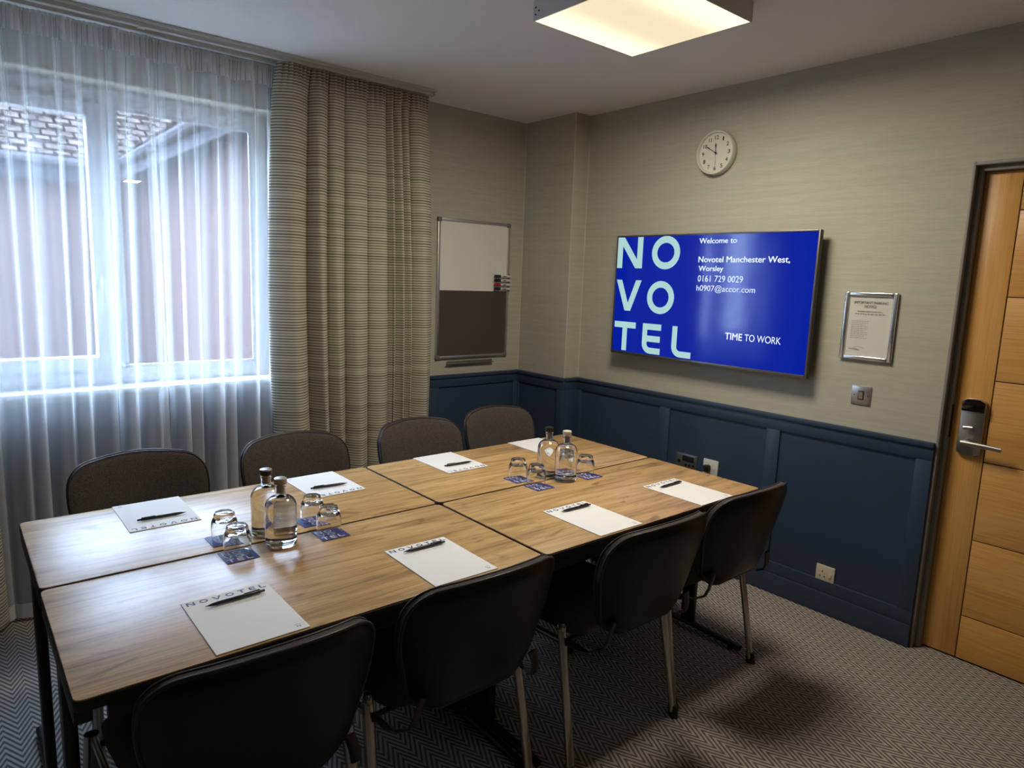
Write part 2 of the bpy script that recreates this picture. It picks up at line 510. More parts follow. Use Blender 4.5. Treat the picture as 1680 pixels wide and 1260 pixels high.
def text_mesh(body, width, cap, f, name, material, parent, bold=0.0, align='LEFT', world=True):
    """flat lettering: body scaled to the given width and capital height; f(u, v) maps the baseline frame to 3D"""
    cu = bpy.data.curves.new('tmp_text', 'FONT')
    cu.body = body; cu.size = 1.0; cu.fill_mode = 'FRONT'; cu.resolution_u = 5
    to = bpy.data.objects.new('tmp_text', cu)
    C.objects.link(to)
    bpy.context.view_layer.update()
    dg = bpy.context.evaluated_depsgraph_get()
    me = bpy.data.meshes.new_from_object(to.evaluated_get(dg))
    bpy.data.objects.remove(to); bpy.data.curves.remove(cu)
    xs = [v.co.x for v in me.vertices]
    x0, x1 = min(xs), max(xs)
    k = width / (x1 - x0); kv = cap / 0.72
    sh = {'LEFT': 0, 'CENTER': -width / 2, 'RIGHT': -width}[align]
    # one part for each word
    pol = sorted(((min(me.vertices[i].co.x for i in p.vertices), max(me.vertices[i].co.x for i in p.vertices), tuple(p.vertices)) for p in me.polygons), key=lambda q: q[0])
    words, end = [], None
    for a, b, ids in pol:
        if end is None or a - end > 0.20: words.append([])
        words[-1].append(ids)
        end = b if end is None else max(end, b)
    co = [v.co.copy() for v in me.vertices]
    bpy.data.meshes.remove(me)
    for wd in words:
        mb = MB()
        used = sorted({i for ids in wd for i in ids}); ix = {i: n for n, i in enumerate(used)}
        # heavier weights are struck more than once, a hair apart
        for du, dv in ([(-bold, 0), (bold, 0), (0, bold * 0.7), (0, -bold * 0.7)] if bold else [(0, 0)]):
            mb.add([f((co[i].x - x0 + du) * k + sh, (co[i].y + dv) * kv) for i in used], [tuple(ix[i] for i in ids) for ids in wd])
        mb.build(name, material, parent, smooth=False, world=world, recalc=False)

# ------------------------------------------------------------------ the room
def build_room():
    floor = struct(MB().box(XL, XT + 0.3, YB, YW + 0.02, -0.06, 0).build('floor', 'carpet', smooth=False), 'grey and beige chevron striped carpet floor')
    struct(MB().box(XL - 0.15, XT + 0.3, YB - 0.15, YW + 0.25, ZC, ZC + 0.12).build('ceiling', 'ceiling_paint', smooth=False), 'plain off-white ceiling')
    # window wall with its opening
    w = MB()
    t = 0.26
    w.box(XL - 0.15, WX0, YW, YW + t, 0, ZC).box(WX1, XT + 0.15, YW, YW + t, 0, ZC)
    w.box(WX0, WX1, YW, YW + t, 0, WZ0).box(WX0, WX1, YW, YW + t, WZ1, ZC)
    struct(w.build('wall_window', 'wallpaper', smooth=False), 'beige papered wall with the window')
    # television wall with the door opening
    w = MB()
    w.box(XT, XT + 0.22, YD, YW, 0, ZC).box(XT, XT + 0.22, DY0, YD, DZ, ZC).box(XT, XT + 0.22, YB, DY0, 0, ZC)
    struct(w.build('wall_right', 'wallpaper', smooth=False), 'beige woven-paper wall with the screen')
    struct(MB().box(XT + 0.20, XT + 0.22, DY0 + 0.0005, YD - 0.0005, -0.05, DZ - 0.0005).build('door_light_blocker', 'wallpaper', smooth=False), 'unseen beige panel added behind the door to block sky light')  # added panel closing the opening, stops sky light leaking under the door
    struct(MB().box(XC, XT, YC, YW, 0, ZC).build('wall_column', 'wallpaper', smooth=False), 'beige boxed-in column in the corner')
    struct(MB().box(XL - 0.15, XL, YB, YW, 0, ZC).build('wall_left', 'wallpaper', smooth=False), 'beige wall behind the camera, left')
    struct(MB().box(XL - 0.15, XT + 0.3, YB - 0.15, YB, 0, ZC).build('wall_back', 'wallpaper', smooth=False), 'beige wall behind the camera')
    # thin pale tubes along the corner lines
    for i, (x, y) in enumerate(((XC - 0.002, YW - 0.002), (XC - 0.001, YC - 0.001), (XT - 0.002, YC - 0.002))):
        b = MB().tube([(x, y, ZD), (x, y, ZC)], 0.0035, n=6)
        struct(b.build('trim_%d' % (i + 1), 'corner_pale'), 'thin pale line along the corner')

# window opening and door opening
WX0, WX1, WZ0, WZ1 = -1.47, 0.02, 0.985, 2.36
DY0, DZ = -1.90, 2.085
build_room()

def panelling():
    """navy wainscot: each rail, stile, recessed panel, cap and skirting is a piece of its own"""
    def run(root, p0, p1, nrm, panels, name_off=None):
        # p0->p1 along the wall, nrm points into the room
        p0 = Vector((*p0, 0)); p1 = Vector((*p1, 0)); n = Vector((*nrm, 0))
        d = (p1 - p0); L = d.length; d.normalize()
        def slab(name, a, b, z0, z1, t0, t1, bev=0.0025):
            mb = MB()
            vs = []
            for z in (z0, z1):
                for tt in (t0, t1):
                    for s in (a, b):
                        q = p0 + d * s + n * tt
                        vs.append((q.x, q.y, z))
            mb.add(vs, [(0, 2, 3, 1), (4, 5, 7, 6), (0, 1, 5, 4), (2, 6, 7, 3), (0, 4, 6, 2), (1, 3, 7, 5)])
            mb.build(name, 'navy_paint', root, bevel=bev, seg=2)
        slab('cap_rail', 0, L, ZD - 0.022, ZD, 0, 0.026, 0.004)
        slab('top_rail', 0, L, 0.853, ZD - 0.022, 0, 0.016)
        slab('bottom_rail', 0, L, 0.105, 0.166, 0, 0.016)
        slab('skirting', 0, L, 0, 0.105, 0, 0.022, 0.004)
        edges = [0] + [e for pr in panels for e in pr] + [L]
        for a, b in zip(edges[0::2], edges[1::2]):
            if b - a > 0.004: slab('stile', a, b, 0.166, 0.853, 0, 0.016)
        for a, b in panels:
            slab('panel', a, b, 0.166, 0.853, 0, 0.005, 0)
    def root(i, label):
        o = bpy.data.objects.new('trim_%d' % i, None); C.objects.link(o)
        return struct(o, label)
    r = root(4, 'navy panelled wainscot below the screen')
    run(r, (XT, YC), (XT, YD), (-1, 0), [(YC - 1.095, YC - 0.455), (YC - 0.38, YC + 0.228), (YC + 0.30, YC + 0.926)])
    r = root(5, 'navy wainscot wrapping the corner column')
    run(r, (XC, YW), (XC, YC - 0.016), (-1, 0), [(0.03, YW - YC - 0.05)])
    run(r, (XC + 0.0005, YC), (XT - 0.016, YC), (0, -1), [])
    r = root(6, 'navy panelled wainscot under the window and whiteboard')
    run(r, (XL, YW), (XC, YW), (0, -1), [(0.1, 0.75), (0.83, 1.48), (1.56, 2.21), (2.29, 2.94), (3.02, 3.67), (3.75, XC - XL - 0.05)])
    r = root(7, 'navy wainscot on the wall right of the door')
    run(r, (XT, DY0), (XT, YB), (-1, 0), [(0.08, 0.55), (0.63, 1.12)])
    r = root(8, 'navy wainscot on the wall behind the camera')
    run(r, (XL + 0.03, YB), (XT - 0.03, YB), (0, 1), [(0.1 + 0.72 * k, 0.74 + 0.72 * k) for k in range(6)])
    r = root(9, 'navy wainscot on the wall left of the camera')
    run(r, (XL, YB + 0.03), (XL, YW - 0.03), (1, 0), [(0.1 + 0.75 * k, 0.77 + 0.75 * k) for k in range(6)])
panelling()

def door():
    d = bpy.data.objects.new('door_1', None); C.objects.link(d)
    struct(d, 'oak veneer door of grooved horizontal boards in a dark grey frame')
    d.location = (XT, YD, 0)
    # frame: jambs and head inside the reveal
    for (y0, y1) in ((YD - 0.030, YD - 0.0005), (DY0 + 0.0005, DY0 + 0.030)):
        MB().box(XT + 0.028, XT + 0.15, y0, y1, 0.0, DZ - 0.0005).build('jamb', 'frame_grey', d, bevel=0.003, world=True)
        MB().box(XT - 0.004, XT + 0.027, y0 + (0.018 if y0 > -1.5 else 0), y1 - (0 if y0 > -1.5 else 0.018), 0.0, DZ - 0.0005).build('jamb_edge', 'frame_grey', d, bevel=0.002, world=True)
    MB().box(XT + 0.028, XT + 0.15, DY0 + 0.03, YD - 0.03, DZ - 0.034, DZ - 0.0005).build('head', 'frame_grey', d, bevel=0.003, world=True)
    MB().box(XT - 0.004, XT + 0.027, DY0 + 0.012, YD - 0.012, DZ - 0.014, DZ - 0.0005).build('head_edge', 'frame_grey', d, bevel=0.002, world=True)
    x0 = XT + 0.062; y1 = YD - 0.031; y0 = DY0 + 0.031; zt = DZ - 0.036; zb = 0.008
    leaf = MB().box(x0 + 0.003, x0 + 0.042, y0, y1, zb, zt).build('leaf_core', 'groove_dark', d, smooth=False, world=True)
    g = 0.0022
    yl = -1.152; yr = y0 + 0.137
    MB().box(x0, x0 + 0.01, yl + g, y1, zb, zt).build('stile', 'oak_veneer_upright', d, bevel=0.0015, world=True)
    MB().box(x0, x0 + 0.01, y0, yr - g, zb, zt).build('stile', 'oak_veneer_upright', d, bevel=0.0015, world=True)
    zs = [zb, 0.200, 0.538, 0.876, 1.216, 1.556, 1.896, zt]
    for a, b in zip(zs, zs[1:]):
        MB().box(x0, x0 + 0.01, yr + g, yl - g, a + (g if a > zb else 0), b - (g if b < zt else 0)).build('board', 'oak_veneer_across', d, bevel=0.0015, world=True)
    # card lock
    lk_ = bpy.data.objects.new('card_lock', None); C.objects.link(lk_); lk_.parent = d
    lk_['label'] = 'satin steel card lock with lever'
    yc = -1.097; hw = 0.044
    top = [(-hw, 0.895 + 0.012), (-hw * 0.4, 0.895), (hw * 0.4, 0.895), (hw, 0.895 + 0.012), (hw, 1.138 - 0.014), (hw * 0.5, 1.138 - 0.002), (0, 1.138), (-hw * 0.5, 1.138 - 0.002), (-hw, 1.138 - 0.014)]
    f = lambda u, v, w_: (w_, yc - u, v)
    MB().prism(top, x0 - 0.020, x0 - 0.0003, f).build('escutcheon', 'satin_steel', lk_, bevel=0.004, world=True)
    rd = [(-hw * 0.93, 1.083), (hw * 0.93, 1.083), (hw * 0.95, 1.122), (hw * 0.5, 1.134), (0, 1.136), (-hw * 0.5, 1.134), (-hw * 0.95, 1.122)]
    MB().prism(rd, x0 - 0.030, x0 - 0.0203, f).build('card_reader', 'dark_gloss', lk_, bevel=0.003, world=True)
    # thumb turn
    MB().tube([(x0 - 0.0203, yc, 1.015), (x0 - 0.034, yc, 1.015)], 0.008, n=12).build('turn_spindle', 'satin_steel', lk_, world=True)
    MB().tube([(x0 - 0.038, yc + 0.022, 1.013), (x0 - 0.038, yc + 0.008, 1.015), (x0 - 0.038, yc - 0.012, 1.016)], 0.0045, 0.007, n=10).build('thumb_turn', 'satin_steel', lk_, world=True)
    lv = MB().tube([(x0 - 0.0203, yc + 0.012, 0.953), (x0 - 0.055, yc + 0.012, 0.953)], 0.011, n=16)
    pts = [(x0 - 0.055, yc + 0.020 - 0.145 * k / 8, 0.953 - 0.004 * (k / 8) ** 2) for k in range(9)]
    lv.tube(pts, 0.0085, 0.0105, n=12)
    lv.build('lever_handle', 'satin_steel', lk_, world=True)
    # strike plate on the jamb
    MB().box(XT + 0.040, XT + 0.060, YD - 0.0315, YD - 0.0302, 0.96, 1.10).build('strike_plate', 'dark_gloss', d, world=True, smooth=False)
door()

# ------------------------------------------------------------------ outside
def exterior():
    struct(MB().box(-14, 14, YW + 0.30, 22, -0.4, -0.3).build('ground_paving', 'paving', smooth=False), 'paved yard outside the window')
    ye = 7.55; xe = 0.36; ze = 2.70
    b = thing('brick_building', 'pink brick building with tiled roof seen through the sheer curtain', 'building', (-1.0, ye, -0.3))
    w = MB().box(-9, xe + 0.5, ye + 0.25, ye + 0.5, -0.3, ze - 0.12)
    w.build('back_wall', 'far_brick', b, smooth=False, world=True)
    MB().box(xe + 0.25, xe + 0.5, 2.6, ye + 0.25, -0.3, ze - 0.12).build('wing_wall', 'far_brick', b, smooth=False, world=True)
    MB().box(-9, xe + 0.1, ye, ye + 0.25, ze - 0.12, ze - 0.10).build('soffit', 'soffit_white', b, smooth=False, world=True)
    MB().box(xe, xe + 0.25, 2.4, ye, ze - 0.12, ze - 0.10).build('soffit', 'soffit_white', b, smooth=False, world=True)
    MB().box(-9, xe, ye - 0.03, ye, ze - 0.22, ze + 0.02).build('fascia', 'fascia', b, smooth=False, world=True)
    MB().box(xe - 0.03, xe, 2.4, ye, ze - 0.16, ze + 0.02).build('fascia', 'soffit_white', b, smooth=False, world=True)
    for pth in ([(-9, ye - 0.07, ze + 0.0), (xe + 0.05, ye - 0.07, ze)], [(xe - 0.07, ye - 0.06, ze), (xe - 0.07, 2.4, ze)]):
        MB().tube(pth, 0.05, n=8).build('gutter', 'soffit_white', b, world=True)
    # tiled slopes: overlapping courses of flat tiles
    def slope(p0, du, dv, nu, nv, tw, th, nm):
        mb = MB()
        p0 = Vector(p0); du = Vector(du).normalized(); dv = Vector(dv).normalized(); nn = du.cross(dv).normalized()
        if nn.z < 0: nn = -nn
        rnd = random.Random(3)
        for j in range(nv):
            for i in range(nu):
                q = p0 + du * ((i + 0.5 * (j % 2)) * tw) + dv * (j * th)
                lift = 0.050 + rnd.uniform(-0.022, 0.022)
                a = q + nn * lift; b_ = q + du * (tw * 0.84) + nn * lift
                c_ = q + du * (tw * 0.84) + dv * (th * 1.15) + nn * 0.012; d_ = q + dv * (th * 1.15) + nn * 0.012
                e_ = q; f_ = q + du * (tw * 0.84)
                mb.add([a, b_, c_, d_, e_, f_], [(0, 1, 2, 3), (4, 5, 1, 0)])
        o = mb.build(nm, 'roof_tile', b, smooth=False, world=True)
        tag(o, 'rows of small clay roof tiles', kind='stuff')
    sl = (0, math.cos(R(38)), math.sin(R(38)))
    slope((-9, ye - 0.05, ze + 0.02), (1, 0, 0), sl, 62, 34, 0.165, 0.15, 'roof_tiles')
    slope((xe - 0.05, 2.4, ze + 0.02), (0, 1, 0), (math.cos(R(38)), 0, math.sin(R(38))), 48, 30, 0.165, 0.15, 'roof_tiles')
    MB().add([(-9, ye, ze - 0.02), (xe + 5, ye, ze - 0.02), (xe + 5, ye + 4.0, ze + 3.1), (-9, ye + 4.0, ze + 3.1)], [(0, 1, 2, 3)]).build('roof_deck', 'roof_tile', b, smooth=False, world=True)
    MB().add([(xe, 2.4, ze - 0.02), (xe, ye, ze - 0.02), (xe + 4.0, ye + 4.0, ze + 3.1), (xe + 4.0, 2.4, ze + 3.1)], [(0, 1, 2, 3)]).build('roof_deck', 'roof_tile', b, smooth=False, world=True)
exterior()

def window():
    w = bpy.data.objects.new('window_1', None); C.objects.link(w)
    struct(w, 'white plastic-framed window with an opening left sash')
    w.location = ((WX0 + WX1) / 2, YW + 0.17, WZ0)
    y0, y1 = YW + 0.13, YW + 0.20
    g0, g1 = YW + 0.155, YW + 0.163
    mb = MB()
    mx0, mx1 = -0.745, -0.690
    mb.box(WX0, WX0 + 0.055, y0, y1, WZ0, WZ1).box(WX1 - 0.075, WX1, y0, y1, WZ0, WZ1)
    mb.box(WX0 + 0.055, WX1 - 0.075, y0, y1, WZ0, WZ0 + 0.075).box(WX0 + 0.055, WX1 - 0.075, y0, y1, WZ1 - 0.08, WZ1)
    mb.box(mx0, mx1, y0, y1, WZ0 + 0.075, WZ1 - 0.08)
    mb.build('window_frame', 'white_upvc', w, bevel=0.006, world=True)
    # opening sash on the left
    a0, a1, b0, b1 = WX0 + 0.052, mx0 + 0.004, WZ0 + 0.072, WZ1 - 0.077
    s = MB()
    yy0, yy1 = y0 - 0.022, y1 - 0.015
    s.box(a0, a0 + 0.065, yy0, yy1, b0, b1).box(a1 - 0.065, a1, yy0, yy1, b0, b1).box(a0 + 0.065, a1 - 0.065, yy0, yy1, b0, b0 + 0.065).box(a0 + 0.065, a1 - 0.065, yy0, yy1, b1 - 0.065, b1)
    sash = s.build('sash', 'white_upvc', w, bevel=0.006, world=True)
    h = MB().box(a1 - 0.046, a1 - 0.020, yy0 - 0.010, yy0 - 0.0003, 1.44, 1.52)
    h.box(a1 - 0.043, a1 - 0.023, yy0 - 0.040, yy0 - 0.010, 1.475, 1.495).box(a1 - 0.043, a1 - 0.023, yy0 - 0.045, yy0 - 0.033, 1.37, 1.495)
    hh = h.build('window_handle', 'white_upvc', w, bevel=0.004, world=True)
    MB().box(a0 + 0.05, a1 - 0.05, g0, g1, b0 + 0.05, b1 - 0.05).build('pane', 'window_glass', w, smooth=False, world=True)
    MB().box(mx1 - 0.01, WX1 - 0.065, g0, g1, WZ0 + 0.065, WZ1 - 0.07).build('pane', 'window_glass', w, smooth=False, world=True)
    # glazing bead on the fixed pane
    bd = MB()
    p0, p1, q0, q1 = mx1, WX1 - 0.075, WZ0 + 0.075, WZ1 - 0.08
    bd.box(p0, p0 + 0.016, y0 + 0.008, g0 - 0.0005, q0, q1).box(p1 - 0.016, p1, y0 + 0.008, g0 - 0.0005, q0, q1).box(p0 + 0.016, p1 - 0.016, y0 + 0.008, g0 - 0.0005, q0, q0 + 0.016).box(p0 + 0.016, p1 - 0.016, y0 + 0.008, g0 - 0.0005, q1 - 0.016, q1)
    bd.build('glazing_bead', 'white_upvc', w, bevel=0.003, world=True)
    MB().box(WX0 - 0.03, WX1 + 0.03, YW - 0.035, YW + 0.13, WZ0 - 0.022, WZ0 + 0.002).build('window_sill', 'white_upvc', w, bevel=0.006, world=True)
window()

# ------------------------------------------------------------------ curtains
def cloth_strip(name, material, parent, x0, x1, yc, z0, z1, prof, nx, nz, uvs=False, wid=None, zuv=None):
    """hanging cloth; prof(s, t) -> (dx, dy) with s along the width, t = 0 at the floor end, 1 at the top"""
    mb = MB()
    def f(i, j):
        dx, dy = prof(i, j)
        return (x0 + (x1 - x0) * i + dx - parent.location.x, yc + dy - parent.location.y, z0 + (z1 - z0) * j - parent.location.z)
    mb.grid(nx, nz, f)
    o = mb.build(name, material, parent, smooth=True, angle=180, recalc=False)
    if uvs:
        me = o.data
        uvl = me.uv_layers.new(name='UVMap')
        w = nx + 1
        for lp in me.loops:
            vi = lp.vertex_index
            uvl.data[lp.index].uv = ((vi % w) / nx * (wid or 1.0), z0 + (z1 - z0) * ((vi // w) / nz))
    return o
def curtains():
    rnd = random.Random(11)
    # tracks on the ceiling
    tr = thing('curtain_track', 'white double curtain track fixed to the ceiling above the window', 'curtain track', (-0.35, 1.44, ZC))
    MB().box(-1.75, 0.845, 1.408, 1.438, ZC - 0.024, ZC - 0.0003).build('front_track', 'track_white', tr, bevel=0.003, world=True)
    MB().box(-1.75, 0.845, 1.505, 1.530, ZC - 0.020, ZC - 0.0003).build('back_track', 'track_white', tr, bevel=0.003, world=True)
    MB().box(-1.75, 0.845, 1.375, 1.3795, ZC - 0.014, ZC - 0.0003).build('track_lip', 'track_white', tr, bevel=0.001, world=True)
    MB().box(0.845, 0.852, 1.402, 1.442, ZC - 0.026, ZC - 0.0003).build('end_cap', 'track_white', tr, bevel=0.003, world=True)
    MB().box(-0.64, -0.61, 1.402, 1.444, ZC - 0.028, ZC - 0.0003).build('bracket', 'track_white', tr, bevel=0.002, world=True)
    # sheers
    def sheer(label, x0, x1, folds, yc, tail):
        t = thing('sheer_curtain', label, 'sheer curtain', ((x0 + x1) / 2, 1.517, 0.0), 0, 'white sheer curtains over the window')
        ks = [(folds * rnd.uniform(0.85, 1.15), rnd.uniform(0, 6.28)), (folds * 0.47, rnd.uniform(0, 6.28)), (folds * 2.3, rnd.uniform(0, 6.28))]
        W_ = x1 - x0
        def prof(s, t_):
            low = (1 - t_) ** 0.7
            a = 0.020 + 0.020 * low
            p = ks[0][0] * 2 * PI * s + ks[0][1] + 0.7 * math.sin(ks[1][0] * 2 * PI * s + ks[1][1] + 0.6 * t_)
            sn = math.sin(p)
            y = a * math.copysign(abs(sn) ** 0.65, sn) + 0.006 * math.sin(ks[2][0] * 2 * PI * s + ks[2][1]) * (0.4 + t_) + 0.018 * math.sin(ks[1][0] * 2 * PI * s + ks[1][1])
            top = max(0.0, (t_ - 0.94) / 0.06)
            y = y * (1 - 0.75 * top)
            dx = 0.016 * math.cos(p) * (0.4 + low) + tail * (1 - t_) * (s - 0.5) * W_ - 0.03 * low * math.sin(3 * s)
            return dx, y
        def ptop(s, t_):
            dx, y = prof(s, 0.965 + 0.035 * t_)
            return dx, y - 0.003 + 0.0045 * math.sin(s * W_ * 2 * PI / 0.016)
        def phem(s, t_):
            dx, y = prof(s, 0.028 * t_)
            return dx, y - 0.0025
        cloth_strip('cloth', 'voile', t, x0, x1, yc, 0.022, 2.545, prof, 300, 60)
        cloth_strip('heading_tape', 'voile_tape', t, x0, x1, yc, 2.458, 2.556, ptop, 520, 5)
        cloth_strip('hem', 'voile_hem', t, x0, x1, yc, 0.018, 0.085, phem, 300, 4)
    sheer('white sheer curtain covering the left sash, hem reaching the carpet', -1.262, -0.560, 8, 1.505, -0.02)
    sheer('white sheer curtain beside the drawn striped drape', -0.605, 0.10, 8, 1.53, -0.04)
    # striped drapes
    def drape(label, x0, x1, nf, seed, marks=None):
        rn = random.Random(seed)
        t = thing('striped_curtain', label, 'curtain', ((x0 + x1) / 2, 1.44, 0.0), 0, 'striped drapes at the window')
        edges = [0.0]
        for k in range(nf): edges.append(edges[-1] + rn.uniform(0.65, 1.35))
        edges = [e / edges[-1] for e in edges]
        if marks: edges = marks
        nf_ = len(edges) - 1
        dep = [rn.uniform(0.75, 1.15) for _ in range(nf_)]
        def prof(s, t_):
            k = 0
            while k < nf_ - 1 and s > edges[k + 1]: k += 1
            q = (s - edges[k]) / (edges[k + 1] - edges[k])
            # rounded front with a sharp valley between folds
            front = -math.sin(PI * min(max(q, 0), 1)) ** 0.55
            amp = (0.058 + 0.052 * (1 - t_)) * dep[k] * (0.55 + 0.45 * min(1, (edges[k + 1] - edges[k]) * nf_))
            y = front * amp + 0.052
            y += 0.007 * math.sin(q * 2 * PI + k + 2.2 * t_)
            top = max(0.0, (t_ - 0.945) / 0.055)
            fine = 0.010 * math.sin(s * nf_ * 4.0 * 2 * PI + k)
            y = y * (1 - 0.55 * top) + fine * top
            dx = 0.012 * math.sin(2 * PI * q) * (1 - t_) + (s - 0.5) * 0.115 * math.sin(PI * min(1, (1 - t_) * 1.2)) * 0.55 + (s - 0.35) * 0.07 * (1 - t_) ** 0.8
            return dx, y
        o = cloth_strip('cloth', 'striped_cloth', t, x0, x1, 1.425, 0.02, 2.560, prof, 460, 110, True, (x1 - x0) * 2)
        sm = o.modifiers.new('thickness', 'SOLIDIFY'); sm.thickness = 0.003; sm.offset = 1
        return t
    drape('striped beige and brown curtain gathered beside the whiteboard', -0.035, 0.835, 9, 5, [0, 0.20, 0.315, 0.42, 0.56, 0.69, 0.735, 0.80, 0.86, 1.0])
    drape('striped beige and brown curtain at the far left edge of the window', -1.72, -1.280, 6, 9)
mat('track_white', (0.62, 0.61, 0.58), 0.45)
curtains()

# ------------------------------------------------------------------ ceiling light
def ceiling_light():
    x0, x1, y0, y1 = 0.415, 0.983, -0.492, 0.076
    zb = ZC - 0.073
    cx, cy = (x0 + x1) / 2, (y0 + y1) / 2
    t = thing('ceiling_light', 'square white surface-mounted light panel glowing warm on the ceiling', 'ceiling light', (cx, cy, ZC))
    h = (x1 - x0) / 2
    b = MB()
    for (a0, a1, c0, c1) in ((x0, x0 + 0.007, y0, y1), (x1 - 0.007, x1, y0, y1), (x0 + 0.007, x1 - 0.007, y0, y0 + 0.007), (x0 + 0.007, x1 - 0.007, y1 - 0.007, y1)):
        MB().box(a0, a1, c0, c1, zb, ZC - 0.0004).build('frame_side', 'lamp_white', t, bevel=0.003, world=True)
    MB().box(x0 + 0.0065, x1 - 0.0065, y0 + 0.0065, y1 - 0.0065, zb + 0.001, zb + 0.008).build('diffuser', 'lamp_diffuser', t, smooth=False, world=True)
    lamp_light(t, cx, cy, zb)
    for k, (dx, dz) in enumerate(((0.016, 0.020), (0.016, 0.045), (0.034, 0.030))):
        MB().lathe([(0, 0.0), (0.0035, 0.0), (0.0035, 0.0015), (0, 0.0015)], 10, f=lambda a, b_, c_: (x0 - c_ - 0.0002, y1 - dx + a, zb + dz + b_)).build('screw', 'black_plastic', t, world=True)
def lamp_light(t, cx, cy, zb):
    d = bpy.data.lights.new('tube_glow', 'AREA')
    d.shape = 'SQUARE'; d.size = 0.50; d.energy = 17.0; d.color = (1.0, 0.90, 0.73)
    o = bpy.data.objects.new('tube_glow', d); C.objects.link(o)
    o.parent = t
    o.location = (0, 0, zb - 0.004 - ZC)
mat('lamp_white', (0.62, 0.62, 0.63), 0.5)
ceiling_light()

# ------------------------------------------------------------------ wall things
def television():
    x = 1.7636
    t = thing('television', 'wall-mounted flat screen showing a blue welcome page', 'television', (XT, 0.1795, 1.138))
    y0, y1, z0, z1 = -0.438, 0.797, 1.138, 1.834
    MB().box(x + 0.004, x + 0.034, y0, y1, z0, z1).build('casing', 'black_plastic', t, bevel=0.004, world=True)
    MB().box(x + 0.034, x + 0.058, y0 + 0.2, y1 - 0.2, z0 + 0.08, z1 - 0.2).build('rear_housing', 'black_plastic', t, bevel=0.006, world=True)
    MB().box(x + 0.058, XT - 0.0004, 0.0, 0.36, 1.32, 1.68).build('wall_bracket', 'black_steel', t, bevel=0.003, world=True)
    bz = MB()
    bz.box(x - 0.001, x + 0.006, y0, y0 + 0.009, z0, z1).box(x - 0.001, x + 0.006, y1 - 0.009, y1, z0, z1)
    bz.box(x - 0.001, x + 0.006, y0 + 0.009, y1 - 0.009, z0, z0 + 0.016).box(x - 0.001, x + 0.006, y0 + 0.009, y1 - 0.009, z1 - 0.009, z1)
    bz.build('bezel', 'tv_bezel', t, bevel=0.0015, world=True)
    MB().box(x + 0.002, x + 0.0045, y0 + 0.008, y1 - 0.008, z0 + 0.015, z1 - 0.008).build('screen', 'screen_blue', t, smooth=False, world=True)
    xs = x + 0.0017
    f = lambda u, v: (xs, -u, v)                     # u runs to the right as seen from the room
    big = [('N', -0.788, 1.646, 0.190, 0.178, 0.040), ('O', -0.531, 1.642, 0.194, 0.184, 0.038), ('V', -0.783, 1.397, 0.190, 0.180, 0.040),
           ('O', -0.546, 1.391, 0.190, 0.186, 0.037), ('T', -0.780, 1.160, 0.164, 0.171, 0.036), ('E', -0.563, 1.159, 0.133, 0.173, 0.035), ('L', -0.352, 1.160, 0.132, 0.171, 0.034)]
    for ch, u, v, wd, ht, w in big:
        mb = MB()
        for p in glyph(ch, u, v, wd, ht, w): mb.flat(p, f)
        mb.build('letter', 'screen_letters', t, smooth=False, world=True, recalc=False)
    lines = [('Welcome to', -0.217, 1.781, 0.224, 0.028, 0.020), ('Novotel Manchester West,', -0.214, 1.683, 0.516, 0.031, 0.020), ('Worsley', -0.209, 1.637, 0.150, 0.028, 0.020),
             ('0161 729 0029', -0.210, 1.581, 0.270, 0.034, 0.0), ('h0907@accor.com', -0.214, 1.532, 0.347, 0.031, 0.0), ('TIME', -0.015, 1.288, 0.098, 0.036, 0.020), ('TO WORK', 0.098, 1.288, 0.197, 0.036, 0.0)]
    for s, u, v, wd, cp, bd in lines:
        text_mesh(s, wd, cp, lambda a, b, u=u, v=v: f(u + a, v + b), 'lettering', 'screen_text', t, bd)
mat('tv_bezel', (0.16, 0.155, 0.16), 0.35, 0.8)
television()

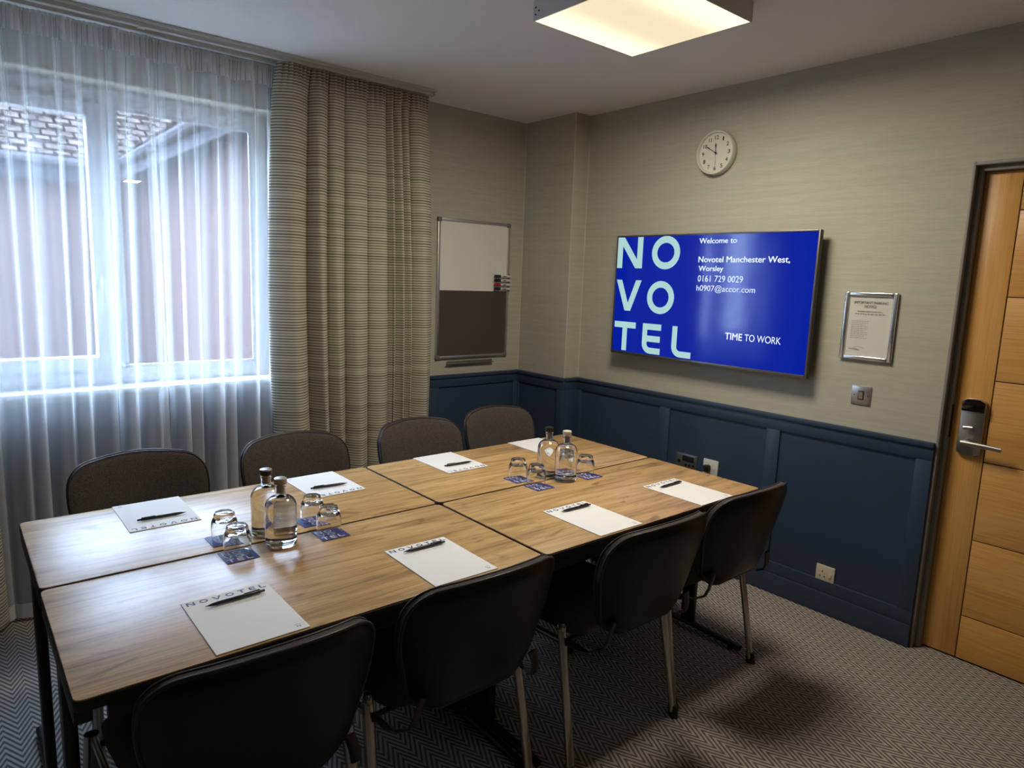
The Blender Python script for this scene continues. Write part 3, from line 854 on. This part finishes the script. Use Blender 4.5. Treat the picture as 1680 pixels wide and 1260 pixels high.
def wall_clock():
    yc, zc, r = 0.198, 2.252, 0.112
    xf = XT - 0.042
    t = thing('wall_clock', 'round white wall clock with black numerals', 'clock', (XT, yc, zc - r))
    fr = lambda a, b, c: (XT - 0.0004 - c, yc - a, zc + b)       # lathe axis comes out of the wall
    MB().lathe([(0, 0), (r - 0.004, 0), (r, 0.006), (r, 0.036), (r - 0.003, 0.0415), (r - 0.008, 0.0415), (r - 0.010, 0.037), (r - 0.011, 0.024), (0, 0.024)], 56, f=fr).build('case', 'clock_white', t, world=True, angle=50)
    MB().lathe([(0, 0.0255), (r - 0.0125, 0.0255), (r - 0.0125, 0.0245), (0, 0.0245)], 48, f=fr).build('dial', 'clock_dial', t, world=True, smooth=False)
    xd = XT - 0.0004 - 0.0262
    for k in range(1, 13):
        a = R(30 * k)
        rr = r * 0.70
        u, v = rr * math.sin(a), rr * math.cos(a)
        wd = 0.0135 if k < 10 else 0.0225
        if k == 1: wd = 0.006
        if k == 11: wd = 0.016
        text_mesh(str(k), wd, 0.0205, lambda p, q, u=u, v=v: (xd, yc - (u + p), zc + v - 0.010 + q), 'numeral', 'black_ink', t, 0.012, 'CENTER')
    def hand(name, ang, L, w, back, dx, m_='black_ink'):
        a = R(ang); su, cu = math.sin(a), math.cos(a)
        poly = [(-w * 0.4, -back), (w * 0.4, -back), (w * 0.4, L * 0.55), (w, L * 0.7), (0, L), (-w, L * 0.7), (-w * 0.4, L * 0.55)]
        f3 = lambda u, v, w_: (XT - 0.0266 - dx - w_, yc - (u * cu + v * su), zc + (-u * su + v * cu))
        MB().prism(poly, 0, 0.0008, f3).build(name, m_, t, smooth=False, world=True)
    hand('hour_hand', -4, 0.052, 0.005, 0.012, 0.0008)
    hand('minute_hand', -58, 0.074, 0.0036, 0.014, 0.002)
    hand('second_hand', 177, 0.070, 0.0010, 0.015, 0.0034)
    MB().lathe([(0, 0.027), (0.005, 0.027), (0.005, 0.032), (0, 0.032)], 14, f=fr).build('hub', 'black_ink', t, world=True)
mat('clock_white', (0.68, 0.66, 0.60), 0.35)
mat('clock_dial', (0.72, 0.68, 0.58), 0.5)
wall_clock()

def notice():
    y0, y1, z0, z1 = -0.778, -0.549, 1.249, 1.557
    t = thing('framed_notice', 'silver framed parking notice hanging to the right of the screen', 'framed notice', (XT, (y0 + y1) / 2, z0))
    w = 0.020
    for (a, b, c, d) in ((y0, y0 + w, z0, z1), (y1 - w, y1, z0, z1), (y0 + w, y1 - w, z0, z0 + w), (y0 + w, y1 - w, z1 - w, z1)):
        MB().box(XT - 0.018, XT - 0.0004, a, b, c, d).build('frame_bar', 'silver_frame', t, bevel=0.005, seg=3, world=True)
    MB().box(XT - 0.008, XT - 0.004, y0 + w - 0.002, y1 - w + 0.002, z0 + w - 0.002, z1 - w + 0.002).build('sheet', 'notice_paper', t, smooth=False, world=True)
    xs = XT - 0.0086
    f = lambda u, v: (xs, -u, v)
    text_mesh('IMPORTANT PARKING', 0.146, 0.0125, lambda a, b: f(0.664 + a, 1.503 + b), 'heading', 'grey_ink', t, 0.02, 'CENTER')
    text_mesh('NOTICE', 0.053, 0.0125, lambda a, b: f(0.664 + a, 1.486 + b), 'heading', 'grey_ink', t, 0.02, 'CENTER')
    def bars(name, rows, material):
        mb = MB()
        rn = random.Random(4)
        for (u0, u1, v, h) in rows:
            u = u0
            while u < u1:
                wl = rn.uniform(0.006, 0.016)
                e = min(u + wl, u1)
                mb.flat(rect(u, v, e, v + h), f)
                u = e + 0.0028
        mb.build(name, material, t, smooth=False, world=True, recalc=False)
    text_mesh('PLEASE MAKE SURE YOU', 0.108, 0.0062, lambda a, b: f(0.664 + a, 1.466 + b), 'subheading', 'grey_ink', t, 0.01, 'CENTER')
    bars('subheading', [(0.600, 0.731, 1.455, 0.0055)], 'grey_ink')
    bars('small_print', [(0.588, 0.662 - 0.01 * (k % 3 == 2), 1.424 - 0.0085 * k, 0.0028) for k in range(10)], 'pale_ink')
    # small mark in the corner: dark word bar with a swoosh outline
    mb = MB()
    mb.flat([(0.586, 1.297), (0.600, 1.296), (0.634, 1.292), (0.634, 1.298), (0.612, 1.301), (0.586, 1.300)], f)
    for q in quads_of_stroke([(0.606 + 0.046 * k / 10, 1.305 + 0.004 * math.sin(PI * k / 10)) for k in range(11)], 0.0018): mb.flat(q, f)
    mb.build('corner_mark', 'grey_ink', t, smooth=False, world=True, recalc=False)
mat('notice_paper', (0.66, 0.64, 0.59), 0.4)
mat('pale_ink', (0.38, 0.35, 0.31), 0.8)
notice()

def plates():
    # brushed steel light switch
    y0, y1, z0, z1 = -0.708, -0.622, 1.045, 1.132
    t = thing('light_switch', 'brushed steel light switch below the framed notice', 'light switch', (XT, (y0 + y1) / 2, z0))
    yc, zc = (y0 + y1) / 2, (z0 + z1) / 2
    MB().box(XT - 0.006, XT - 0.0004, y0, y1, z0, z1).build('plate', 'satin_steel', t, bevel=0.0015, world=True)
    MB().box(XT - 0.0075, XT - 0.006, yc - 0.013, yc + 0.013, zc - 0.021, zc + 0.021).build('rocker_surround', 'black_plastic', t, bevel=0.001, world=True)
    MB().add([(XT - 0.008, yc - 0.009, zc - 0.016), (XT - 0.008, yc + 0.009, zc - 0.016), (XT - 0.013, yc + 0.009, zc + 0.016), (XT - 0.013, yc - 0.009, zc + 0.016),
              (XT - 0.0074, yc - 0.009, zc - 0.016), (XT - 0.0074, yc + 0.009, zc - 0.016), (XT - 0.0074, yc + 0.009, zc + 0.016), (XT - 0.0074, yc - 0.009, zc + 0.016)],
             [(0, 1, 2, 3), (4, 7, 6, 5), (0, 4, 5, 1), (2, 6, 7, 3), (1, 5, 6, 2), (0, 3, 7, 4)]).build('rocker', 'satin_steel', t, smooth=False, world=True)
    for s in (-1, 1):
        MB().lathe([(0, 0.0062), (0.0028, 0.0062), (0.0022, 0.0072), (0, 0.0072)], 10, f=lambda a, b, c: (XT - c, yc + s * 0.030 + a, zc + b)).build('screw', 'black_plastic', t, world=True)
    # steel AV plate under the table edge line
    xw = XT - 0.0052
    y0, y1, z0, z1 = 0.174, 0.320, 0.522, 0.608
    t = thing('media_plate', 'brushed steel media connection plate above the far table edge', 'wall plate', (XT, (y0 + y1) / 2, z0))
    MB().box(xw - 0.006, xw, y0, y1, z0, z1).build('plate', 'satin_steel', t, bevel=0.0015, world=True)
    MB().box(xw - 0.0072, xw - 0.006, 0.195, 0.272, 0.565, 0.598).build('socket_strip', 'black_plastic', t, bevel=0.0008, world=True)
    for (yy, zz, rr) in ((0.292, 0.560, 0.010), (0.245, 0.545, 0.007), (0.222, 0.545, 0.007), (0.196, 0.548, 0.006)):
        MB().lathe([(0, 0.006), (rr, 0.006), (rr, 0.0095), (rr * 0.6, 0.0095), (rr * 0.6, 0.0075), (0, 0.0075)], 14, f=lambda a, b, c: (xw - c, yy + a, zz + b)).build('jack', 'black_plastic', t, world=True)
    # socket outlets
    def outlet(label, y0, y1, z0, z1, material):
        t = thing('power_socket', label, 'socket', (XT, (y0 + y1) / 2, z0), 0, 'sockets on the panelling')
        yc, zc = (y0 + y1) / 2, (z0 + z1) / 2
        MB().box(xw - 0.010, xw, y0, y1, z0, z1).build('plate', material, t, bevel=0.0025, world=True)
        for (dy, dz, a, b) in ((0.012, 0.014, 0.002, 0.004), (0.023, -0.010, 0.0035, 0.002), (0.001, -0.010, 0.0035, 0.002)):
            MB().box(xw - 0.0106, xw - 0.0101, yc + dy - a, yc + dy + a, zc + dz - b, zc + dz + b).build('pin_slot', 'black_plastic', t, smooth=False, world=True)
        MB().box(xw - 0.0135, xw - 0.0101, yc - 0.032, yc - 0.020, zc - 0.010, zc + 0.010).build('switch_rocker', material, t, bevel=0.001, world=True)
        return t
    outlet('white wall socket with a black plug beside the media plate', 0.037, 0.130, 0.522, 0.612, 'white_plastic')
    outlet('cream wall socket low on the navy panel near the door', -0.642, -0.552, 0.152, 0.240, 'cream_plastic')
    p = thing('plug_and_cable', 'black plug with its cable in the white wall socket', 'plug', (XT, 0.095, 0.50))
    MB().box(xw - 0.040, xw - 0.0108, 0.078, 0.112, 0.545, 0.583).build('plug', 'black_plastic', p, bevel=0.006, world=True)
    pts = [(xw - 0.034, 0.100, 0.560), (xw - 0.05, 0.118, 0.553), (xw - 0.055, 0.140, 0.530), (xw - 0.05, 0.150, 0.48), (xw - 0.04, 0.152, 0.35), (xw - 0.04, 0.15, 0.12), (xw - 0.06, 0.14, 0.012)]
    MB().tube(pts, 0.004, n=8).build('cable', 'black_plastic', p, world=True)
plates()

def whiteboard():
    x0, x1, z0, z1 = 1.021, 1.597, 1.037, 1.920
    zm = 1.473
    t = thing('whiteboard', 'aluminium framed board, white above and dark grey felt below', 'whiteboard', ((x0 + x1) / 2, YW, z0))
    w = 0.018; yb = YW - 0.0004
    MB().box(x0 + w, x1 - w, YW - 0.010, yb, zm, z1 - w).build('white_surface', 'board_white', t, smooth=False, world=True)
    MB().box(x0 + w, x1 - w, YW - 0.011, yb, z0 + w, zm).build('felt_surface', 'board_felt', t, smooth=False, world=True)
    for (a, b, c, d) in ((x0, x0 + w, z0, z1), (x1 - w, x1, z0, z1), (x0 + w, x1 - w, z0, z0 + w), (x0 + w, x1 - w, z1 - w, z1)):
        MB().box(a, b, YW - 0.018, yb, c, d).build('frame_bar', 'aluminium', t, bevel=0.003, world=True)
    for (a, c) in ((x0, z0), (x1, z0), (x0, z1), (x1, z1)):
        MB().box(a - 0.002 if a == x0 else a - 0.026, a + 0.026 if a == x0 else a + 0.002, YW - 0.020, yb, c - 0.002 if c == z0 else c - 0.026, c + 0.026 if c == z0 else c + 0.002).build('corner_cap', 'corner_grey', t, bevel=0.004, world=True)
    tray = MB().box(1.095, 1.480, YW - 0.030, YW - 0.024, 1.000, 1.007).box(1.110, 1.478, YW - 0.024, yb, 1.0015, 1.0045).box(1.110, 1.478, YW - 0.012, YW - 0.007, 1.0045, 1.020)
    tray.build('pen_tray', 'tray_grey', t, bevel=0.001, world=True)
    for k, (z, cm) in enumerate(((1.5735, 'cap_green'), (1.546, 'cap_black'), (1.518, 'cap_red'), (1.4905, 'cap_blue'))):
        names = ['green', 'black', 'red', 'dark blue']
        mk = thing('marker_pen', 'white marker with %s cap clipped to the board edge' % names[k], 'marker', (1.535, YW - 0.028, z - 0.009), 0, 'markers on the whiteboard')
        ax = lambda a, b, c: (1.465 + c, YW - 0.030 + a, z + b)
        MB().lathe([(0, 0.046), (0.0085, 0.046), (0.0085, 0.128), (0.006, 0.133), (0, 0.133)], 16, f=ax).build('barrel', 'white_plastic', mk, world=True)
        MB().lathe([(0, 0.0), (0.008, 0.001), (0.0095, 0.006), (0.0098, 0.0455), (0, 0.0458)], 16, f=ax).build('cap', cm, mk, world=True)
        MB().box(1.530, 1.556, YW - 0.0394, YW - 0.0385, z - 0.003, z + 0.002).build('print_band', 'black_ink', mk, smooth=False, world=True)
    MB().box(1.585, 1.603, YW - 0.022, YW - 0.0185, 1.475, 1.590).build('marker_clip', 'tray_grey', t, bevel=0.001, world=True)
mat('corner_grey', (0.16, 0.15, 0.15), 0.5)
mat('tray_grey', (0.24, 0.22, 0.20), 0.4, 0.6)
whiteboard()

# ------------------------------------------------------------------ tables
def tables():
    L, Wd = 1.206, 0.574
    def make():
        t = thing('table', 'x', 'table', (0, 0, 0), 0, 'four tables pushed together')
        hx, hy = L / 2, Wd / 2
        top = rounded([(-hx, -hy), (hx, -hy), (hx, hy), (-hx, hy)], 0.018, 5)
        f = lambda u, v, w: (u, v, w)
        inner = rounded([(-hx + 0.002, -hy + 0.002), (hx - 0.002, -hy + 0.002), (hx - 0.002, hy - 0.002), (-hx + 0.002, hy - 0.002)], 0.017, 5)
        MB().prism(inner, T - 0.004, T, f).build('tabletop', 'oak_laminate', t, bevel=0.0012, seg=2)
        MB().prism(top, T - 0.027, T - 0.0042, f).build('edge_band', 'black_edge', t, bevel=0.003)
        for s in (-1, 1):
            MB().box(-hx + 0.06, hx - 0.06, s * (hy - 0.035) - 0.012, s * (hy - 0.035) + 0.012, T - 0.075, T - 0.0275).build('side_rail', 'black_steel', t, bevel=0.003)
            x = s * (hx - 0.018)
            MB().box(x - 0.0165, x + 0.0165, -hy + 0.02, hy - 0.02, T - 0.062, T - 0.0275).build('end_rail', 'black_steel', t, bevel=0.004)
            col = MB().prism(rounded(rect(-0.034, -0.014, 0.034, 0.014), 0.008, 4), 0.040, T - 0.0625, lambda u, v, w: (x + v, u, w))
            col.build('column', 'black_steel', t)
            ft = MB().tube([(x, -hy + 0.015, 0.020), (x, -hy + 0.05, 0.023), (x, 0, 0.0265), (x, hy - 0.05, 0.023), (x, hy - 0.015, 0.020)], 0.0165, 0.0125, n=14)
            ft.build('foot', 'black_steel', t)
            for q in (-1, 1):
                MB().lathe([(0, 0), (0.014, 0), (0.014, 0.010), (0, 0.020)], 12, (x, q * (hy - 0.06))).build('glide', 'black_plastic', t)
        return t
    y1 = 0.580 - Wd / 2; y0 = -0.576 + Wd / 2
    xl = -1.2228 + L / 2; xr = 1.1972 - L / 2
    a = make()
    a.location = (xl, y1, 0); a['label'] = 'oak-topped table by the window, washed pale at the left end'
    spawn(a, (xr, y1, 0), 0, 'oak-topped table by the window, at the end toward the screen')
    spawn(a, (xl, y0, 0), 0, 'oak-topped table on the camera side, at the near left')
    spawn(a, (xr, y0, 0), 0, 'oak-topped table on the camera side, next to the wall sockets')
tables()

# ------------------------------------------------------------------ chairs
def make_chair():
    t = thing('stacking_chair', 'x', 'chair', (0, 0, 0), 0, 'dark upholstered stacking chairs')
    # backrest: rounded shield, hollow to the sitter, leaning back
    h = 0.36
    out = rounded([(-0.185, 0.0), (0.185, 0.0), (0.240, h * 0.60), (0.232, h - 0.010), (0.0, h + 0.022), (-0.232, h - 0.010), (-0.240, h * 0.60)], [0.10, 0.10, 0.30, 0.085, 0.9, 0.085, 0.30], 7)
    n = len(out); cz = h * 0.52
    Z0 = 0.470
    def base(x, z):
        return Vector((x, -0.358 - 0.27 * z + 1.15 * x * x, Z0 + z))
    def pad(off, power, shift, K=9, rim=None):
        mb = MB()
        vs = [tuple(base(0, cz) + Vector((0, off + shift, 0)))]
        for k in range(1, K + 1):
            s = (k / K) ** 0.7
            for (x, z) in out:
                p = base(x * s, cz + (z - cz) * s)
                p.y += shift + off * (1 - s ** power) ** 0.5
                vs.append(tuple(p))
        fs = [(0, 1 + i, 1 + (i + 1) % n) for i in range(n)]
        for k in range(K - 1):
            o = 1 + k * n
            fs += [(o + i, o + n + i, o + n + (i + 1) % n, o + (i + 1) % n) for i in range(n)]
        if rim is not None:
            o = 1 + (K - 1) * n
            for (x, z) in out:
                p = base(x, z); p.y += rim
                vs.append(tuple(p))
            fs += [(o + i, o + n + i, o + n + (i + 1) % n, o + (i + 1) % n) for i in range(n)]
        return mb.add(vs, fs)
    pad(0.024, 3, 0.020, rim=-0.004).build('back_cushion', 'fabric', t, angle=60)
    pad(-0.020, 6, -0.0045).build('back_shell', 'black_shell', t, angle=180)
    for sh, rr in ((-0.004, 0.0048), (0.020, 0.0030)):
        MB().tube([tuple(base(x, z) + Vector((0, sh, 0))) for x, z in out], rr, n=8, closed=True, up=(0, 1, 0)).build('piping', 'black_piping', t, angle=180)
    # seat
    so = rounded([(-0.205, -0.255), (0.205, -0.255), (0.232, 0.05), (0.225, 0.195), (-0.225, 0.195), (-0.232, 0.05)], [0.07, 0.07, 0.25, 0.06, 0.06, 0.25], 6)
    ns = len(so)
    def seat(off, power, z0, K=8):
        vs = [(0, -0.03, z0 + off)]
        for k in range(1, K + 1):
            s = (k / K) ** 0.65
            for (x, y) in so:
                yy = -0.03 + (y + 0.03) * s
                vs.append((x * s, yy, z0 + off * (1 - s ** power) ** 0.5 - (0.25 * max(0, yy - 0.10) ** 2 * 4)))
        fs = [(0, 1 + i, 1 + (i + 1) % ns) for i in range(ns)]
        for k in range(K - 1):
            o = 1 + k * ns
            fs += [(o + i, o + ns + i, o + ns + (i + 1) % ns, o + (i + 1) % ns) for i in range(ns)]
        return MB().add(vs, fs)
    seat(0.042, 4, 0.438).build('seat_cushion', 'fabric', t, angle=180)
    seat(-0.020, 6, 0.4375).build('seat_shell', 'black_shell', t, angle=180)
    # chrome legs: oval tubes, splayed a little
    for s in (-1, 1):
        x = s * 0.248
        rl = MB().tube([(x + s * 0.014, -0.300, 0.022), (x, -0.215, 0.470)], 0.0115, 0.0165, n=16, up=(1, 0, 0))
        leg = rl.build('leg', 'chrome', t)
        MB().lathe([(0.0135, 0.0), (0.0150, 0.006), (0.0145, 0.016), (0.010, 0.026), (0, 0.030)], 18, f=lambda a, b, c: (x + a * 0.85, -0.2145 + b * 1.15, 0.464 + c)).build('leg_cap', 'chrome', leg)
        MB().lathe([(0, 0), (0.017, 0), (0.019, 0.006), (0.016, 0.045), (0.0, 0.045)], 16, f=lambda a, b, c: (x + s * 0.0145 + a * 0.85, -0.3025 + b * 1.1 + c * 0.15, c)).build('foot_tip', 'black_plastic', leg)
        fl = MB().tube([(x + s * 0.014, 0.235, 0.022), (x, 0.145, 0.425)], 0.0115, 0.0165, n=16, up=(1, 0, 0))
        leg = fl.build('leg', 'chrome', t)
        MB().lathe([(0, 0), (0.017, 0), (0.019, 0.006), (0.016, 0.045), (0.0, 0.045)], 16, f=lambda a, b, c: (x + s * 0.0145 + a * 0.85, 0.2375 + b * 1.1 - c * 0.15, c)).build('foot_tip', 'black_plastic', leg)
        # side rail joining both legs under the seat
        MB().tube([(x - s * 0.004, -0.216, 0.425), (x - s * 0.010, -0.05, 0.4105), (x - s * 0.004, 0.146, 0.410)], 0.0085, 0.0125, n=12).build('side_rail', 'chrome', t)
        # flat bracket that carries the backrest
        b0 = base(s * 0.185, 0.10)
        pts = [(x - s * 0.010, -0.225, 0.428), (x - s * 0.018, -0.270, 0.424), (x - s * 0.030, -0.320, 0.430), (x - s * 0.045, -0.356, 0.452), (s * 0.196, -0.366, 0.480), (s * 0.186, -0.370, 0.515), (s * 0.178, -0.372, 0.535)]
        MB().tube(pts, 0.013, 0.0045, n=10, up=(0, 1, 0.6)).build('back_bracket', 'bracket_dark', t)
    for y, z in ((-0.205, 0.412), (0.12, 0.405)):
        MB().tube([(-0.238, y, z), (0.238, y, z)], 0.008, n=10).build('cross_rail', 'black_steel', t)
    return t
mat('bracket_dark', (0.05, 0.042, 0.042), 0.35, 0.6)
def chairs():
    proto = make_chair()
    near = [(-0.905, -0.345, 0, 'dark stacking chair seen from behind, nearest the camera at the bottom left'),
            (-0.340, -0.325, 0, 'second dark stacking chair from the left on the camera side'),
            (0.325, -0.355, 0, 'third dark stacking chair from the left on the camera side'),
            (0.885, -0.330, 0, 'dark stacking chair on the camera side closest to the screen wall')]
    far = [(-0.825, 0.455, 180, 'dark fabric chair on the window side in front of the sheer curtain, leftmost'),
           (-0.210, 0.465, 180, 'dark fabric chair on the window side behind the black-capped bottle'),
           (0.425, 0.455, 180, 'dark fabric chair on the window side in front of the striped curtain'),
           (0.980, 0.522, 180, 'dark fabric chair on the window side in the far corner by the navy panelling')]
    first = True
    for x, y, a, lb in near + far:
        if first:
            proto.location = (x, y, 0); proto.rotation_euler = (0, 0, R(a)); proto['label'] = lb; first = False
        else:
            spawn(proto, (x, y, 0), R(a), lb)
chairs()

# ------------------------------------------------------------------ things on the tables
def pads_and_pens():
    zt = T + 0.0006
    def make_pad():
        t = thing('notepad', 'x', 'notepad', (0, 0, 0), 0, 'white notepads at the seats')
        # origin at the centre, text edge toward +Y
        MB().box(-0.105, 0.105, -0.1425, 0.1425, 0, 0.0022).build('sheets', 'paper', t, smooth=False)
        mb = MB()
        f = lambda u, v: (u, v, 0.00245)
        word = 'NOVOTEL'
        wds = [0.019, 0.020, 0.021, 0.020, 0.017, 0.015, 0.015]
        gap = (0.192 - sum(wds)) / 6
        u = -0.096
        for ch, w in zip(word, wds):
            for p in glyph(ch, u, 0.1165, w, 0.0185, 0.0038): mb.flat(p, f)
            u += w + gap
        mb.build('heading_letters', 'navy_ink', t, smooth=False, recalc=False)
        mb = MB()
        for p in glyph('N', 0.080, -0.130, 0.0085, 0.0085, 0.0012): mb.flat(p, f)
        for q in quads_of_stroke([(0.077 + 0.016 * k / 6, -0.1185 + 0.003 * math.sin(k / 6 * PI)) for k in range(7)], 0.0009): mb.flat(q, f)
        mb.build('corner_mark', 'navy_ink', t, smooth=False, recalc=False)
        return t
    def make_pen():
        t = thing('ballpoint_pen', 'x', 'pen', (0, 0, 0), 0, 'black pens on the notepads')
        ax = lambda a, b, c: (c - 0.0735, a, b + 0.0050)
        MB().lathe([(0, 0.0), (0.0008, 0.0), (0.0012, 0.004), (0.0038, 0.018), (0.0048, 0.030), (0.0050, 0.080), (0.0046, 0.134), (0.0032, 0.136), (0.0030, 0.146), (0, 0.147)], 16, f=ax).build('barrel', 'pen_black', t, angle=60)
        MB().box(0.020, 0.060, -0.0018, 0.0018, 0.0105, 0.0118).box(0.056, 0.060, -0.0018, 0.0018, 0.008, 0.0105).build('clip', 'pen_black', t, bevel=0.0004)
        return t
    pad = make_pad(); pen = make_pen()
    where = ['nearest the camera at the bottom left', 'second from the left on the camera side', 'third from the left on the camera side', 'on the camera side closest to the wall sockets',
             'at the pale left end of the window side', 'second from the left on the window side', 'third from the left on the window side', 'behind the far bottles by the corner']
    P = [(-0.856, -0.4255, 0), (-0.293, -0.4235, -1.0), (0.345, -0.426, -0.5), (0.893, -0.431, 0.5),
         (-0.858, 0.4375, 180), (-0.262, 0.436, 181), (0.336, 0.4375, 180.5), (0.893, 0.4375, 180)]
    N = [(-0.847, -0.3405, 2), (-0.286, -0.3295, -1), (0.357, -0.336, -1.5), (0.8955, -0.348, 1),
         (-0.853, 0.377, 179), (-0.262, 0.388, 176), (0.3415, 0.379, 178), (0.905, 0.385, 178)]
    for i in range(8):
        for proto, q, z, kind in ((pad, P[i], zt, 'white notepad with blue heading'), (pen, N[i], zt + 0.0030, 'black pen lying on the notepad')):
            lb = kind + ' ' + where[i]
            if i == 0:
                proto.location = (q[0], q[1], z); proto.rotation_euler = (0, 0, R(q[2])); proto['label'] = lb
            else:
                spawn(proto, (q[0], q[1], z), R(q[2]), lb)
pads_and_pens()

def bottles_and_glasses():
    zt = T + 0.0006
    def coaster():
        t = thing('coaster', 'x', 'coaster', (0, 0, 0), 0, 'blue square coasters')
        s = 0.046
        MB().prism(rounded(rect(-s, -s, s, s), 0.003, 3), 0, 0.0014, lambda u, v, w: (u, v, w)).build('card', 'coaster_blue', t, bevel=0.0004)
        f = lambda u, v: (u, v, 0.0017)
        mb = MB()
        for ch, u, v, w in (('N', -0.040, 0.016, 0.022), ('O', -0.010, 0.016, 0.024), ('V', -0.040, -0.012, 0.023), ('O', -0.011, -0.012, 0.024), ('T', -0.040, -0.040, 0.020), ('E', -0.013, -0.040, 0.017), ('L', 0.013, -0.040, 0.017)):
            for p in glyph(ch, u, v, w, 0.022, 0.0040): mb.flat(p, f)
        mb.build('letters', 'white_ink', t, smooth=False, recalc=False)
        return t
    def tumbler():
        t = thing('tumbler', 'x', 'glass', (0, 0, 0), 0, 'upturned water glasses')
        # upside down: rim on the coaster, thick eight-sided base on top
        H = 0.084
        prof = [(0.0362, 0.0), (0.0378, 0.010), (0.0390, 0.030), (0.0388, 0.047), (0.0368, 0.058), (0.0330, 0.0645)]
        mb = MB()
        inner = [(0.0, 0.061), (0.022, 0.060), (0.031, 0.0555), (0.0350, 0.046), (0.0365, 0.030), (0.0356, 0.010), (0.0346, 0.0)]
        mb.lathe(inner + prof, 40)
        # octagonal foot
        n = 40; o = len(mb.v)
        def octr(th, r):
            k = PI / 4
            a = (th + k / 2) % k - k / 2
            return r * math.cos(k / 2) / math.cos(a) * 1.04
        base_ring = len(mb.v) - n
        rings = [list(range(base_ring, base_ring + n))]
        for (r, z) in ((0.0315, 0.0665), (0.0300, 0.078), (0.0275, H - 0.001), (0.018, H)):
            ids = []
            for k in range(n):
                th = 2 * PI * k / n
                rr = octr(th, r)
                ids.append(len(mb.v)); mb.v.append((rr * math.cos(th), rr * math.sin(th), z))
            rings.append(ids)
        for a, b in zip(rings, rings[1:]):
            for k in range(n):
                k2 = (k + 1) % n
                mb.f.append((a[k], a[k2], b[k2], b[k]))
        mb.f.append(tuple(rings[-1]))
        mb.build('tumbler_glass', 'clear_glass', t, angle=30)
        return t
    def bottle(capm, topm, name, label, loc):
        t = thing('water_bottle', label, 'bottle', loc, 0, 'glass water bottles on the tables')
        r = 0.0465
        outer = [(0, 0.0015), (r - 0.012, 0.0), (r - 0.004, 0.0012), (r - 0.0005, 0.006), (r, 0.014), (r, 0.118)]
        for k in range(1, 9):
            a = k / 8 * PI / 2
            outer.append((0.0155 + (r - 0.0155) * math.cos(a) ** 0.9, 0.118 + 0.036 * math.sin(a)))
        outer[-1] = (0.0162, 0.1545)
        outer += [(0.0148, 0.162), (0.0146, 0.178), (0.0168, 0.182), (0.0168, 0.188), (0.0150, 0.190)]
        inner = [(0.0118, 0.190), (0.0118, 0.160)]
        for k in range(7, -1, -1):
            a = k / 8 * PI / 2
            inner.append((0.0128 + (r - 0.0158) * math.cos(a) ** 0.9, 0.115 + 0.036 * math.sin(a)))
        inner += [(r - 0.003, 0.020), (r - 0.008, 0.010), (0.0, 0.011)]
        MB().lathe(outer + inner, 48).build('bottle_glass', 'clear_glass', t, angle=60)
        # water, just inside the glass
        e = -0.0004
        wt = [(0, 0.0106), (r - 0.0078, 0.0126), (r - 0.003 - e, 0.0195)]
        for k in range(0, 7):
            a = k / 8 * PI / 2
            wt.append((0.0128 + (r - 0.0158) * math.cos(a) ** 0.9 - e, 0.115 + 0.036 * math.sin(a)))
        wt.append((0, wt[-1][1]))
        MB().lathe(wt, 48).build('water', 'water', t, angle=60)
        # stopper
        MB().lathe([(0, 0.165), (0.0112, 0.165), (0.0114, 0.1905), (0, 0.1905)], 24).build('stopper_plug', 'cork', t)
        MB().lathe([(0, 0.191), (0.0178, 0.191), (0.0186, 0.193), (0.0186, 0.205), (0, 0.205)], 32).build('stopper_side', capm, t)
        MB().lathe([(0, 0.2052), (0.0183, 0.2052), (0.0178, 0.2085), (0.0150, 0.2100), (0, 0.2105)], 32).build('stopper_top', topm, t)
        return t
    co = coaster(); tu = tumbler()
    spots = [(-0.750, -0.064, 0, 'beside the near left bottle, on the camera side of the seam'), (-0.746, 0.080, 180, 'beside the near left bottles, on the window side of the seam'),
             (-0.463, -0.057, 0, 'right of the near left bottles, on the camera side of the seam'), (-0.463, 0.082, 180, 'right of the near left bottles, on the window side of the seam'),
             (0.432, -0.050, 0, 'left of the far bottles, on the camera side of the seam'), (0.428, 0.072, 0, 'left of the far bottles, on the window side of the seam'),
             (0.712, -0.053, 0, 'right of the far bottles, on the camera side of the seam'), (0.705, 0.080, 0, 'hidden behind the cream-capped bottle, on the window side of the seam')]
    for i, (x, y, a, lb) in enumerate(spots):
        for proto, z, kind, dx, dy in ((co, zt, 'blue square coaster ', 0, 0), (tu, zt + 0.0020, 'upturned clear tumbler ', 0.004, 0.022 if y < 0 else 0.010)):
            if i == 0:
                proto.location = (x + dx, y + dy, z); proto.rotation_euler = (0, 0, R(a)); proto['label'] = kind + lb
            else:
                spawn(proto, (x + dx, y + dy, z), R(a + (20 if kind[0] == 'u' else 0)), kind + lb)
    bottle('cork', 'cap_silver', 'b', 'clear water bottle with a silver-topped cork stopper, in the near left group', (-0.620, -0.052, zt))
    bottle('black_plastic', 'cap_silver', 'b', 'clear water bottle with a black-rimmed stopper, in the near left group', (-0.622, 0.062, zt))
    bottle('cap_cream', 'cap_cream', 'b', 'clear water bottle with a cream stopper, in the far group', (0.588, -0.040, zt))
    bottle('black_plastic', 'black_plastic', 'b', 'clear water bottle with a black stopper, in the far group', (0.572, 0.050, zt))
bottles_and_glasses()
